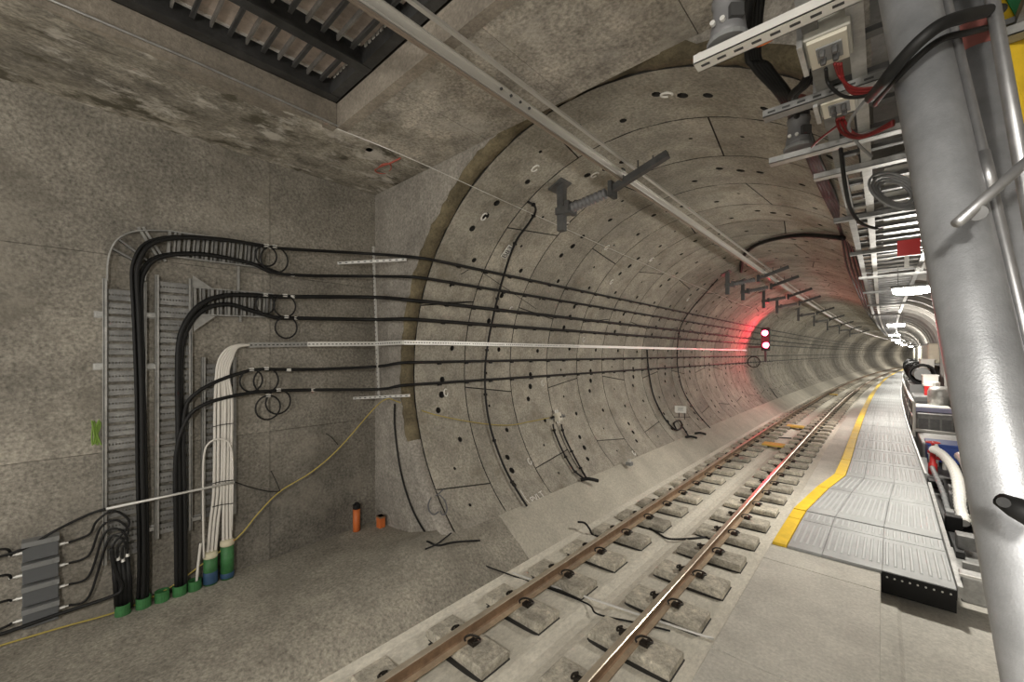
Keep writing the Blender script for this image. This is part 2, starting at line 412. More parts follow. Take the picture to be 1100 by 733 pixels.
for q in range(7):
    loc(MB().box(-5.25+q*.085, -5.2+q*.085, YO-.155, YO-.14, 6.80, 6.86).build('notch_plate', 'strut', gr))
    loc(MB().box(-4.45+q*.085, -4.40+q*.085, YO-.155, YO-.14, 6.80, 6.86).build('notch_plate', 'strut', gr))
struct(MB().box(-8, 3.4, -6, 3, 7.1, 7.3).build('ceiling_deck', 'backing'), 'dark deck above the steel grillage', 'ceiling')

# ------------------------------------------------------------------ tunnel lining: ring segments
lin = struct(link('wall_lining', MB().sweep([(TX+(TR+.09)*math.cos(math.radians(a)), TZ+(TR+.09)*math.sin(math.radians(a))) for a in range(236, 41, -5)], YS, closed=False).mesh('lining_backing', 'backing', True)), 'curved concrete segment lining of the running tunnel', 'wall')
RW = 1.37
def segment(a_hi, a_lo, nom, s_hi, s_lo, w, gap=.011):
    """curved lining piece between two angles with recessed bolt pockets"""
    mb = MB(); G = math.degrees(gap/TR); SL = 1.5
    lo, hi = a_lo+G, a_hi-G; y0, y1 = gap, w-gap
    holes = [h for h in ((0,.50,.068),(4.7,.40,.06),(-4.7,.53,.06),(14.3,.72,.052),(-14.3,.72,.052),(23,.45,.03),(-23,.45,.03)) if lo+4 < nom+h[0] < hi-4]
    HW = 1.6
    cuts = {lo, hi}
    for h in holes: cuts |= {nom+h[0]-HW, nom+h[0]+HW}
    cuts = sorted(cuts); full = []
    for a, b in zip(cuts, cuts[1:]):
        m = max(1, int((b-a)/4.5)); full += [a+(b-a)*i/m for i in range(m)]
    full.append(cuts[-1])
    def pt(a, y, dr=0):
        t = (a-lo)/(hi-lo); sh = (s_lo*(1-t)+s_hi*t)*SL*(2*y/w-1)
        an = math.radians(a+sh); r = TR+dr; return (r*math.cos(an), y, r*math.sin(an))
    for a, b in zip(full, full[1:]):
        hh = [h for h in holes if abs(nom+h[0]-(a+b)/2) < .2 and b-a < 2*HW+.1]
        if not hh: mb.add([pt(a,y0),pt(b,y0),pt(b,y1),pt(a,y1)], [(0,1,2,3)]); continue
        ca, fy, rad = hh[0]; ca += nom; cyy = y0+fy*(y1-y0); d = math.radians(HW)*TR
        mb.add([pt(a,y0),pt(b,y0),pt(b,cyy-d),pt(a,cyy-d)], [(0,1,2,3)])
        mb.add([pt(a,cyy+d),pt(b,cyy+d),pt(b,y1),pt(a,y1)], [(0,1,2,3)])
        sq = []; oc = []; ib = []
        for k in range(8):
            an = math.radians(45*k); cx, cyv = math.cos(an), math.sin(an)
            m = max(abs(cx), abs(cyv)); sq.append(pt(ca+HW*cx/m, cyy+d*cyv/m))
            da = math.degrees(rad*cx/TR); oc.append(pt(ca+da, cyy+rad*cyv)); ib.append(pt(ca+da*.8, cyy+rad*.8*cyv, .075))
        base = len(mb.v); mb.v += sq+oc+ib
        for k in range(8):
            l = (k+1) % 8
            mb.f.append((base+k, base+l, base+8+l, base+8+k)); mb.mi.append(0)
            mb.f.append((base+8+k, base+8+l, base+16+l, base+16+k)); mb.mi.append(1)
        mb.f.append(tuple(base+16+k for k in range(8))); mb.mi.append(1)
    # edges going back into the joints, painted dark for shade and black gasket
    mb.cm = 1
    for a, b in zip(full, full[1:]):
        mb.add([pt(a,y0),pt(b,y0),pt(b,y0,.07),pt(a,y0,.07)], [(0,1,2,3)]); mb.add([pt(a,y1),pt(b,y1),pt(b,y1,.07),pt(a,y1,.07)], [(0,1,2,3)])
    for a in (lo, hi): mb.add([pt(a,y0),pt(a,y1),pt(a,y1,.07),pt(a,y0,.07)], [(0,1,2,3)])
    mb.cm = 0
    return mb
EV = [(236,216.5,245.2),(216.5,159,187.75),(159,101.5,130.25),(101.5,VA,72.75)]
OD = [(236,187.5,216.25),(187.5,130,158.75),(130,72.5,101.25),(72.5,VA,43.75)]
segc = {}
Y5 = 5.51
NR = 74
for k in range(NR):
    y = Y5+RW*(k-1) if k else YH+.205
    w = RW if k else Y5-y
    sg = -1 if (k//2) % 2 == 0 else 1
    for j, (h, l, nom) in enumerate(EV if k % 2 == 0 else OD):
        # joint slants alternate so that neighbouring pieces fit
        s_hi = 0 if j == 0 else sg*(-1)**j
        s_lo = 0 if j == 3 else sg*(-1)**(j+1)
        key = (k % 2, j, sg, k == 0)
        if key not in segc:
            mb = segment(h, l, nom, s_hi, s_lo, w); segc[key] = mb.mesh('segment', ['lining', 'dark'])
        yc = y+w/2
        link('segment', segc[key], lin, (TX+bend(y), y, TZ), (0, 0, -dbend(yc)))
yf = Y5+RW*(NR-1)
far = MB().sweep([(TX+TR*math.cos(math.radians(a)), TZ+TR*math.sin(math.radians(a))) for a in range(236, 41, -4)], [yf]+[y for y in YS if y > yf+1], closed=False).build('far_rings', 'lining', lin, True)
far['kind'] = 'stuff'
struct(MB().box(8, 40, YEND-6, YEND-5.8, -1, 9).build('wall_end', 'vault'), 'dim end of the visible tunnel', 'wall')
# right-hand vault with ribs
vp = [(TX+TR*math.cos(math.radians(VA)), TZ+TR*math.sin(math.radians(VA)))]+va
vault = struct(MB().sweep([(x+.02, z+.02) for x, z in vp], YS, closed=False).build('wall_right', 'vault', smooth=True), 'grey shotcrete vault wall right of the walkway', 'wall')
def rib_mesh():
    mb = MB(); pts = cr([Vector((x, 0, z)) for x, z in vp], 3)
    ctr = Vector((-.4, 0, 2.2)); n = len(pts)
    for i in range(n-1):
        a, b = pts[i], pts[i+1]
        da = (ctr-a).normalized(); db = (ctr-b).normalized()
        w = .09
        vs = [a+Vector((0,-w,0)), a+Vector((0,w,0)), a+da*.14+Vector((0,w,0)), a+da*.14+Vector((0,-w,0)), b+Vector((0,-w,0)), b+Vector((0,w,0)), b+db*.14+Vector((0,w,0)), b+db*.14+Vector((0,-w,0))]
        mb.add(vs, [(3,2,6,7),(0,3,7,4),(1,5,6,2)])
    return mb.mesh('rib', 'rib')
rm = rib_mesh()
for i in range(56):
    y = 6+1.9*i; link('rib', rm, vault, (bend(y), y, 0), (0, 0, -dbend(y)))

# writing and marks on the lining and walls
def text(s, size, m, parent, loc_, xdir, ydir, sp=1.0):
    c = bpy.data.curves.new('lettering', 'FONT'); c.body = s; c.size = size; c.align_x = 'CENTER'; c.align_y = 'CENTER'; c.extrude = .0008; c.space_character = sp
    o = bpy.data.objects.new('tmp', c); COL.objects.link(o); bpy.context.view_layer.update()
    me = bpy.data.meshes.new_from_object(o.evaluated_get(bpy.context.evaluated_depsgraph_get())); bpy.data.objects.remove(o)
    me.materials.clear(); me.materials.append(M(m))
    x = Vector(xdir).normalized(); y = Vector(ydir); y = (y-x*y.dot(x)).normalized(); z = x.cross(y)
    t = link('lettering', me, parent)
    Mx = Matrix((x, y, z)).transposed().to_4x4(); Mx.translation = Vector(loc_)
    t.matrix_parent_inverse = parent.matrix_world.inverted() if parent.matrix_world.is_identity is False else Matrix.Identity(4)
    if parent.matrix_world.is_identity: t.matrix_parent_inverse = Matrix.Translation(-parent.location)
    t.matrix_basis = Mx
    return t
def mark(pts, m, r, parent, name='painted_mark'):
    o = MB().tube(pts, r, 6).build(name, m, parent)
    o.matrix_parent_inverse = Matrix.Translation(-parent.location); return o
p0, p1 = CY(572,538,.006), CY(583,531,.006); up = CY(576,529,.006)-CY(580,539,.006)
text('PVLT', .2, 'chalk', lin, (p0+p1)/2, p1-p0, up)
mark([CY(u, v, .003) for u, v in ((571,543.5),(565,537),(559,527))], 'chalk', .012, lin)
for pts in (((463,535),(460,542),(461,549),(466,553),(471,550)),((468,533),(472,530),(476,526)),((472,532),(477,537),(480,545),(479,552),(475,553),(473,549))):
    mark(cr([CY(u, v, .003) for u, v in pts], 5), 'chalk_grey', .012, lin)
mark(cr([P(u, v, Z=CZ6-.002) for u, v in ((404,182),(410,177),(418,176),(420,181),(413,186),(405,185),(404,181),(420,175),(430,170))], 5), 'chalk_red', .014, ce)
mark(cr([P(u, v, X=XW+.004) for u, v in ((200,137),(205,135),(210,138),(206,143),(199,141))], 4), 'chalk_red', .03, wl)

# ------------------------------------------------------------------ rails and sleeper blocks
RP = [(-.07,-.172),(.07,-.172),(.07,-.16),(.02,-.145),(.009,-.13),(.009,-.05),(.02,-.038),(.036,-.034),(.036,-.006),(.028,0),(-.028,0),(-.036,-.006),(-.036,-.034),(-.02,-.038),(-.009,-.05),(-.009,-.13),(-.02,-.145),(-.07,-.16)]
RP = [(x*1.15, z) for x, z in RP]
for X, nm in ((RLX, 'rust brown steel rail farther from the walkway'), (RRX, 'rust brown steel rail nearer the walkway')):
    mb = MB(); mb.sweep(RP, YL, x=X)
    n = len(RP)
    for i, f in enumerate(mb.f):
        if len(f) == 4 and (f[0] % n) in (8, 9, 10): mb.mi[i] = 1
        if len(f) == 4 and (f[0] % n) in (1, 2, 16, 17): mb.mi[i] = 2
    o = tag(mb.build('rail', ['rail', 'railhead', 'railfoot']), nm, 'rail')
bm_ = MB(); bx, by, bz = .52, .235, .14
# block: chamfered top
def chamfer(mb, sx, sy, z0, z1, c):
    vs = [(-sx,-sy,z0),(sx,-sy,z0),(sx,sy,z0),(-sx,sy,z0),(-sx,-sy,z1-c),(sx,-sy,z1-c),(sx,sy,z1-c),(-sx,sy,z1-c),(-sx+c,-sy+c,z1),(sx-c,-sy+c,z1),(sx-c,sy-c,z1),(-sx+c,sy-c,z1)]
    return mb.add(vs, [(3,2,1,0),(0,1,5,4),(1,2,6,5),(2,3,7,6),(3,0,4,7),(4,5,9,8),(5,6,10,9),(6,7,11,10),(7,4,8,11),(8,9,10,11)])
block_me = chamfer(MB(), .50, .215, -.08, .115, .022).mesh('block', 'block')
bt = MB()
bt.add([(-.5,-.225,.006),(.5,-.225,.006)]+[(.5*math.cos(math.pi*k/10),-.23-.05*math.sin(math.pi*k/10)**.7,.004) for k in range(0,11)], [tuple(range(13))])  # flat dark sheet painting the shade of the pocket before each block
bt.box(-.51,.51,-.226,-.2152,-.05,.012).box(-.51,.51,.2152,.226,-.05,.012).box(.5002,.511,-.226,.226,-.05,.012).box(-.511,-.5002,-.226,.226,-.05,.012)
boot_shade_me = bt.mesh('boot_and_shade', 'rubber_and_shade')
cl = MB()
for sx in (0,):
    cl.cbox((0,0,.022), .10, .09, .04); cl.tube(cr([(-.07,-.06,.03),(-.09,-.05,.06),(-.05,0,.085),(.02,.05,.07),(.07,.05,.05),(.08,0,.06),(.05,-.05,.06)], 4), .013, 6); cl.lathe([(.022,0),(.022,.03)], (.045,0,.05), n=8)
clip_me = cl.mesh('rail_clip', 'clipsteel')
def nth(i):
    i += 1
    return f'{i}' + ('th' if 10 <= i % 100 <= 20 else {1: 'st', 2: 'nd', 3: 'rd'}.get(i % 10, 'th'))
for X, ylist, side, grp in ((RLX, [2.285+.985*i for i in range(70)], 'left-hand rail', 'sleeper blocks under the far rail'),
                     (RRX, [3.62+.985*i for i in range(69)], 'right-hand rail', 'sleeper blocks under the near rail')):
    for bi, y in enumerate(ylist):
        lab = f'{nth(bi)} concrete sleeper block from the camera along the {side}'
        o = empty('sleeper_block', (X+bend(y), y, -.288), lab, 'sleeper block', grp); o.rotation_euler.z = -dbend(y)
        link('concrete_block', block_me, o); link('boot_and_shade', boot_shade_me, o)
        if y < 50:
            link('rail_clip', clip_me, o, (.13, 0, .115)); c = link('rail_clip', clip_me, o, (-.13, 0, .115), (0, 0, math.pi))
# balises
for (a, b), lab in zip((((818,477),(844,479)), ((845,458),(864,459)), ((888,424),(901,424))), ('nearest yellow track beacon plate lying between the rails', 'middle yellow track beacon plate lying between the rails', 'farthest yellow track beacon plate between the rails')):
    c = (P(*a, Z=-.2)+P(*b, Z=-.2))/2
    e = empty('track_beacon', (c.x, c.y, -.292), lab, 'beacon', 'track beacons')
    bevel(link('body', MB().cbox((0,0,.10), .68, .55, .07).mesh('balise_body', 'balise'), e), .02)
    for sx in (-.22, .22): link('foot', MB().cbox((sx,0,.035), .1, .5, .07).mesh('balise_foot', 'steel_dark'), e)

# ------------------------------------------------------------------ cable trays on the left wall
XT = XW+.07
def wy(u): return P(u, 380, X=XT).y
def wz(u, v): return P(u, v, X=XT).z
def rung_mesh(w, h=.135):
    """slotted cross plate of a cable tray, w along Y, h along Z"""
    mb = MB(); t = .003
    mb.box(-t, t, -w/2, w/2, .011, h/2); mb.box(-t, t, -w/2, w/2, -h/2, -.011)
    n = int(w/.03)
    for i in range(n+1):
        y = -w/2+w*i/n; mb.box(-t, t, y-.008, y+.008, -.011, .011)
    mb.box(t, .022, -w/2, w/2, h/2-.006, h/2)
    return mb.mesh('rung', 'galv_mid')
def vtray(y0, y1, z0, z1, label, zp=.172):
    e = empty('cable_tray', (XT, (y0+y1)/2, z0), label, 'cable tray')
    w = y1-y0; h = z1-z0
    for s in (-1, 1):
        link('side_rail', MB().box(-.04,.05, s*w/2-.008, s*w/2+.008, 0, h).box(.035,.05, min(s*w/2, s*w/2-s*.03), max(s*w/2, s*w/2-s*.03), 0, h).mesh('side_rail', 'galv'), e)
    me = rung_mesh(w-.02); z = .1
    while z < h-.05:
        link('rung', me, e, (-.02, 0, z)); z += zp
    return e
ta = vtray(wy(111), wy(156), .62, wz(115, 300), 'leftmost vertical slotted steel cable tray with curved top on the wall')
tb = vtray(wy(167), wy(205), .78, wz(169, 296), 'middle vertical slotted steel cable tray between two others on the wall')
tc = vtray(wy(217), wy(252), .86, wz(217, 384), 'short right-hand vertical cable tray behind the white cables')
# standoff brackets
for e, pts in ((ta, ((109,338),(108,394))), (tb, ((162,339),(162,394))), (tb, ((160,569),)), (tc, ((211,557),))):
    for u, v in pts:
        p = P(u, v, X=XT); o = MB().cbox((0,0,0), .05, .1, .05).cbox((-.03,0,0), .012, .13, .08).build('standoff', 'galv', e); o.location = p-e.location
# bend of tray A
def wp(u, v, off=0.07): return P(u, v, X=XW+off)
def htray(top, bot, name, label, parent=None, n=11, double=True):
    """horizontal ladder run: top and bottom edge point lists in the photo, on the wall plane"""
    e = parent or empty(name, wp(*bot[0]), label, 'cable tray')
    T = [wp(*p) for p in top]; B = [wp(*p) for p in bot]
    for pts in (T, B):
        for a, b in zip(pts, pts[1:]): loc(MB().bar(a, b, .016, .09, up=(1,0,0)).build('side_rail', 'galv', e))
    for i in range(n):
        t = (i+.5)/n; a = T[0].lerp(T[-1], t); b = B[0].lerp(B[-1], t)
        d = (T[-1]-T[0]).normalized()*.03
        loc(MB().bar(a-d, b-d, .035, .02, up=(1,0,0)).bar(a+d, b+d, .02, .035, up=(1,0,0)).build('rung', 'galv_dull' if i % 2 else 'galv', e))
    return e
htray([(180,248.5),(283,263)], [(178,275),(281,288)], 'side_run', '', ta)
arcT = cr([wp(115,302), wp(115.5,282), wp(121,264), wp(132,253.5), wp(150,248.5), wp(180,248.5)], 6)
arcB = cr([wp(155.5,302), wp(157,292), wp(161,282), wp(168,277), wp(178,275)], 6)
for arc in (arcT, arcB):
    mb = MB()
    for a, b in zip(arc, arc[1:]): mb.bar(a, b, .014, .09, up=(1,0,0))
    loc(mb.build('curved_side_rail', 'galv', ta))
for a, b in (((121,268),(157,287)), ((128,258),(160,282))):
    o = MB().bar(wp(*a, .05), wp(*b, .05), .02, .09, up=(1,0,0)).build('rung', 'galv_dull', ta); loc(o)
for du in (0, 5.5):
    loc(MB().bar(wp(148+du,244,.06), wp(172+du,281,.06), .03, .03, up=(1,0,0)).build('diagonal_strut', 'galv', ta))
th_ = htray([(207,309),(293,316)], [(208,338),(292,341)], 'x', '', tb, n=10)
for tri in (((207,309),(207,296),(228,310)), ((208,338),(208,356),(231,340))):
    loc(MB().prism([wp(*p, .09) for p in tri], (0,0,0), (.01,0,0)).build('gusset', 'galv', tb))
loc(MB().bar(wp(256,286,.05), wp(256,312,.05), .03, .03, up=(1,0,0)).build('hanger', 'galv', ta))
loc(MB().bar(wp(258,340,.05), wp(258,346,.05), .03, .03, up=(1,0,0)).build('hanger', 'galv', tb))

# ------------------------------------------------------------------ pole bracket at the corner and the long cables
YP = 3.86
def pp(u, v): return P(u, v, Y=YP)
pb = empty('strut_post', pp(404, 425), 'slotted white strut post carrying the cables at the wall corner', 'strut post')
loc(MB().bar(pp(401,265), pp(407,427), .035, .03, up=(0,1,0)).build('post', 'strut', pb))
slots = MB()
for i in range(34):
    a = pp(401,265).lerp(pp(407,427), (i+.5)/34)+Vector((.0,-.0165,0)); slots.cbox(a, .012, .004, .025)
loc(slots.build('slots', 'ink', pb))['kind'] = 'stuff'
for (a, b) in (((363,283),(437,279)), ((380,428),(440,425))):
    A = pp(*a); B = pp(*b); d = Vector((-.18,-.12,0)); 
    A = P(*a, Y=YP-.05) if A.x > XW+.02 else P(*a, X=XW+.03); B = P(*b, Y=YH-.03)
    loc(MB().bar(A, B, .03, .045).build('cross_strut', 'strut', pb))
    s2 = MB()
    for i in range(11): s2.bar(A.lerp(B, (i+.3)/11)+Vector((.012,-.018,0)), A.lerp(B, (i+.65)/11)+Vector((.012,-.018,0)), .006, .014)
    loc(s2.build('slots', 'ink', pb))['kind'] = 'stuff'
YC = [YH+.5+i*1.0 for i in range(14)]+[YH+14+2.5*i for i in range(1, 70)]
YC = [y for y in YC if y < YEND-2]
clip_m = MB().cbox((.0,0,.022), .05, .07, .06).mesh('cable_clip', 'cable')
hclip_m = MB().cbox((0,0,0), .055, .055, .05).mesh('cable_clip', 'cable')
wrap_m = MB().cbox((0,0,0), .045, .06, .045).mesh('cable_wrap', 'strut')
def long_cable(start, ang, label, r=.026, clips=True, mat_='cable', wraps=()):
    pts = start[:-1] + [LA(ang, YH-.12, .09)] + [LA(ang, y, .055) for y in YC]
    o = tag(MB().tube(cr(pts, 3), r, 8).build('power_cable', mat_, smooth=True), label, 'cable', 'cables along the tunnel wall')
    if clips:
        for i in range(46):
            y = YH+.75+.685*i
            p = LA(ang, y, .035); link('cable_clip', clip_m, o, p, (0, -math.radians(ang), 0))
    for w in wraps: link('cable_wrap', wrap_m, o, w)
    return o
def wl_(u, v, off): return P(u, v, X=XW+off)
def start(lst): return [wl_(u, v, off) if off is not None else pp(u, v) for u, v, off in lst]
def rim(u, v): return P(u, v, Y=YH-.03)
RING = ['topmost', 'second from top', 'third from top', 'fourth from top', 'fifth from top', 'lowest']
S1 = [wl_(155,601,.16), wl_(153,500,.16), wl_(152,420,.16), wl_(149,340,.16), wl_(147,300,.16), wl_(149,283,.16), wl_(158,266,.16), wl_(175,258,.16), wl_(205,255.5,.16), wl_(250,259,.16), wl_(290,265.5,.16), wl_(315,268,.2), pp(402,273), rim(446,277)]
S2 = [wl_(158,601,.12), wl_(156,500,.12), wl_(154,420,.12), wl_(152,340,.12), wl_(152,305,.12), wl_(156,291,.12), wl_(167,279,.12), wl_(190,273.5,.12), wl_(225,274,.12), wl_(270,283,.14), wl_(305,295,.2), pp(402,297), rim(444,299.5)]
def floorp(u, v): return P(u, v, Z=0)
S1 = [wl_(153,655,.14)]+S1; S2 = [wl_(157,654,.12)]+S2
S3 = [wl_(193,640,.15), wl_(193,560,.15), wl_(192,480,.15), wl_(191,420,.15), wl_(192,370,.15), wl_(200,346,.15), wl_(215,328,.15), wl_(235,319,.15), wl_(262,317,.15), wl_(300,319,.18), wl_(320,319,.2), pp(403,319.5), rim(442,321)]
S4 = [wl_(196,640,.12), wl_(196,560,.12), wl_(195,480,.12), wl_(194,420,.12), wl_(195,375,.12), wl_(203,350,.12), wl_(220,332,.12), wl_(245,327,.12), wl_(268,333,.12), wl_(295,341,.16), wl_(320,342,.2), pp(404,343.5), rim(440,344)]
S5 = [wl_(199,640,.16), wl_(199,560,.16), wl_(197,480,.17), wl_(199,440,.17), wl_(210,423,.2), wl_(235,409,.2), wl_(262,400,.2), wl_(281,397,.2), wl_(340,397,.2), pp(405,394), rim(432,393)]
S6 = [wl_(190,640,.17), wl_(189,560,.17), wl_(189,490,.18), wl_(200,452,.19), wl_(215,437,.2), wl_(240,428,.2), wl_(280,421,.2), wl_(336,419,.2), pp(407,418.5), rim(432,417)]
for S, a, nm, wv in ((S1,146.5,'topmost',((290,265.5),)), (S2,152.2,'second from top',((314,295.5),)), (S3,159,'third from top',((314,319),)), (S4,164.6,'fourth from top',((318,342),)), (S5,177.4,'fifth from top',((310,397.5),)), (S6,184,'lowest',((336,419),))):
    long_cable(S, a, f'black power cable along the tunnel wall, {nm} of six', r=.033 if nm[0] == 't' and nm[1] == 'h' or nm[:2] == 'fo' else .026, wraps=[wl_(u, v, .2) for u, v in wv])
# further strands that go with the bundles
for k, (S, lab) in enumerate(((S1, 'black cable strand behind the bundle in the leftmost tray'), (S2, 'black cable strand on the inner side of the leftmost tray bundle'), (S3, 'black cable strand behind the bundle in the middle tray'))):
    n = 12 if k < 2 else 11
    d = Vector((-.03, -.045+.02*k, .015))
    tag(MB().tube(cr([p+d for p in S[:n]], 4), .021, 8).build('power_cable', 'cable', smooth=True), lab, 'cable', 'tray strands')
# cable loops
for (u, v, r, lab) in ((286,275,11,'smaller black cable loop at the end of the upper tray run'), (295,279,14,'larger black cable loop at the end of the upper tray run'), (285,327,10,'left black cable loop on the second tray run'), (306,329,11.5,'right black cable loop on the second tray run'), (307.5,352,11.5,'black cable loop hanging below the second tray run'),
                       (270,409,12,'left black cable loop on the fifth cable'), (286,409,13,'right black cable loop on the fifth cable'), (288,438,13,'left black cable loop under the lowest cable'), (299,432,13,'right black cable loop under the lowest cable')):
    c = wl_(u, v, .21); e = wl_(u+r, v, .21)
    rr = (e-c).length; tv = abs((wl_(u, v-r, .21)-c).z)
    pts = [c+Vector((.012*math.sin(2*math.pi*k/20), rr*math.cos(2*math.pi*k/20), tv*math.sin(2*math.pi*k/20))) for k in range(20)]
    o = tag(MB().tube(pts, .013, 8, closed=True).build('cable_loop', 'cable', smooth=True), lab, 'cable loop', 'cable loops')
    link('cable_wrap', wrap_m, o, c+Vector((0,0,tv)))

# perforated trunking on the wall, round the corner and along the tunnel
tr = empty('cable_trunking', wl_(267,370,.1), 'long perforated silver trunking along wall and tunnel between the cables', 'trunking')
TA = 171.4
tp = [wl_(267,371,.12), wl_(330,370,.16), pp(404,369.5), LA(TA, YH-.12, .11)]+[LA(TA, y, .07) for y in YC if y < 30]
for i, (a, b) in enumerate(zip(tp, tp[1:])):
    loc(MB().bar(a, b, .05, .075).build('trunk_section', 'strut' if 0 < i < 16 else 'galv', tr))
sl_ = MB()
for a, b in list(zip(tp, tp[1:]))[:9]:
    L = (b-a).length; d = (b-a).normalized(); nx_ = d.cross(Vector((0,0,1))).normalized()
    if nx_.dot(Vector((0,0,CAMZ))-a) < 0: nx_ = -nx_
    for k in range(int(L/.06)):
        q = a+d*(k*.06+.03)+nx_*.0255; sl_.bar(q-d*.016, q+d*.016, .004, .016)
loc(sl_.build('slots', 'ink', tr))['kind'] = 'stuff'
tag(MB().bar(wl_(372,367,.24)+Vector((.33,0,0)), wl_(372,372,.24)+Vector((.33,0,0)), .12, .004, up=(1,0,0)).build('marker_plate', 'white'), 'small pale marker plate on the trunking left of the corner post', 'plate') if False else None

# thin diagonal ties between cables near the mouth
for a, b, lab in (((380,365),(503,290),'thin black diagonal tie wire rising across the cables near the mouth'), ((450,326),(506,324),'short black tie wire near the third cable'), ((517,292),(576,332),'thin black tie wire falling right across the upper cables')):
    A = pp(*a) if a[0] < 430 else CY(*a, .06); B = CY(*b, .06)
    tag(MB().tube([A, (A+B)/2, B], .006, 6).build('tie_wire', 'cable'), lab, 'wire')

# ------------------------------------------------------------------ hoop cables on the lining
def hoop(pix=None, y=None, angs=None, r=.022, lab='', clipn=8, off=.06):
    pts = [CY(u, v, off) for u, v in pix] if pix else [LA(a, y, off) for a in angs]
    pts = cr(pts, 5)
    o = tag(MB().tube(pts, r, 8).build('hoop_cable', 'cable', smooth=True), lab, 'cable')
    for i in range(clipn):
        p = pts[int((i+.5)/clipn*(len(pts)-1))]
        link('cable_clip', hclip_m, o, p)
    return o
hoop([(567,217),(574,221),(575,228),(568,240),(553,262),(540,300),(531,335),(524,370),(521,400),(522,430),(527,460),(538,493),(550,518),(566,544)], lab='black cable running down the lining beside the plate with characters')
hoop([(695,376),(697,400),(702,425),(713,448),(722,459),(728,462),(733,458),(730,452),(724,455),(727,462)], lab='black cable dropping to the small white sign on the lining', r=.028, clipn=5)
hoop([(732,457),(737,464),(740,470)], lab='short black cable end below the small white sign', clipn=1)
hoop([(771,300),(755,318),(740,336),(731,352),(728,370),(728,395),(734,420),(748,443),(763,460)], lab='thin black cable hoop around the lining left of the signal', r=.02)
hoop([(810,385),(813,395),(818,405),(826,416),(835,428)], lab='black cable dropping from the red signal to the floor', r=.035, clipn=3)
hoop([(849,400),(856,411),(866,418)], lab='short black cable at the lining foot past the signal', r=.035, clipn=2)
hoop([(796,292),(798,277),(808,266),(824,259),(848,254),(872,253),(906,256)], lab='black cable arching over the crown ahead of the red signal', r=.05, clipn=6, off=.07)
hoop([(594,456),(596,465),(604,484),(613,500),(618,507),(628,515)], lab='left black cable from the junction box down to the apron', r=.022, clipn=3)
hoop([(603,456),(606,468),(614,485),(622,500),(630,514)], lab='right black cable from the junction box down to the apron', r=.022, clipn=3)
hoop([(423,440),(425,470),(432,510),(444,545),(455,568),(468,584)], lab='x', r=.014, clipn=0) if False else None
pts = [P(u, v, Y=YH-.03) for u, v in ((424,434),(424,460),(430,505),(440,540),(452,565),(466,584))]
tag(MB().tube(cr(pts, 6), .015, 8).build('hanging_cable', 'cable', smooth=True), 'thin black cable hanging down the headwall to the floor', 'cable')
# cable end coils at floor
for c, lab in ((CY(631,516,.12), 'black cable end plug on the apron under the junction box'), (P(741,470,Z=.33), 'black cable end plug on the apron under the white sign'), (P(751,466,Z=.33), 'loose black cable tail on the apron right of the white sign')):
    tag(MB().tube(cr([c+Vector((-.12,-.1,0)), c+Vector((0,0,.03)), c+Vector((.1,.12,0)), c+Vector((.16,.2,-.03))], 4), .04, 8).build('cable_plug', 'cable', smooth=True), lab, 'cable plug')
# junction box on the lining
def on_lining(name, u, v, label, cat, off=.02):
    p = CY(u, v, off); a = math.atan2(p.z-TZ, p.x-TX)
    e = empty(name, p, label, cat); e.rotation_euler = (0, -a, 0)   # local -x points into the tunnel
    return e
jb = on_lining('junction_box', 597, 449, 'pale grey junction box on the lining with fixings beside it', 'junction box')
bevel(link('box_body', MB().cbox((-.07,0,0), .13, .18, .20).mesh('jb', 'cream'), jb), .01)
link('box_knob', MB().lathe([(.02,0),(.02,.02)], (-.135,.02,.02), (-1,0,0), 10).mesh('jbk', 'ink'), jb.children[0])
link('wall_plate', MB().cbox((-.01,.02,0), .02, .42, .06).mesh('jbp', 'plastic_mid'), jb)
for dy, dz in ((.16,.05),(.22,-.02),(.30,.0),(.17,-.07)): bevel(link('fixing', MB().cbox((-.04,dy,dz), .07, .05, .06).mesh('jbf', 'plastic_mid'), jb), .006)
link('fixing', MB().cbox((-.04,-.17,-.02), .07, .06, .05).mesh('jbf2', 'cable'), jb)
for dy in (-.04,.05): link('gland', MB().lathe([(.02,0),(.02,.08)], (-.07,dy,-.18), n=10).mesh('gl', 'strut'), jb)
for dy in (-.07, .02): link('bolt', MB().lathe([(.012,0),(.012,.05)], (-.06,dy,.1), n=8).mesh('bl', 'strut'), jb)
sg_ = on_lining('wall_sign', 728.5, 439.5, 'small white sign plate with grey print on the lining', 'sign', .1)
_r = ray(728.5, 439.5); sg_.rotation_euler = (0, 0, math.atan2(_r.y, _r.x)); sg_.location += Vector((.12, -.1, 0))
bevel(link('plate', MB().cbox((0,0,0), .02, .40, .26).mesh('sgp', 'white'), sg_), .004)
for i, z in enumerate((.07,.02,-.03)): link('print_line', MB().cbox((-.011,0,z), .002, .2-.03*(i % 2), .018).mesh('spl', 'plastic_mid'), sg_)
for dy in (-.14,.05): link('leg', MB().cbox((0,dy,-.24), .02, .025, .24).mesh('slg', 'cable'), sg_)
ns = on_lining('number_plate', 545, 270.5, 'narrow white plate with three dark characters on the lining', 'plate', .01)
p0, p1 = CY(540.5,277,.02), CY(549.5,264.5,.02)
A = p0; B = p1
loc2 = MB().bar(A, B, .17, .012, up=(Vector((TX,A.y,TZ))-A)).build('plate', 'white', ns)
ns.rotation_euler = (0,0,0); loc(loc2)
nrm = (Vector((TX,A.y,TZ))-(A+B)/2).normalized()
for i, ch in enumerate('B83'):
    q = A.lerp(B, .18+.32*i)+nrm*.008
    yd = nrm.cross(Vector((0,0,0))) if False else Vector((0,-1,0))
    text(ch, .17, 'ink', ns, q, (B-A), nrm.cross(B-A))
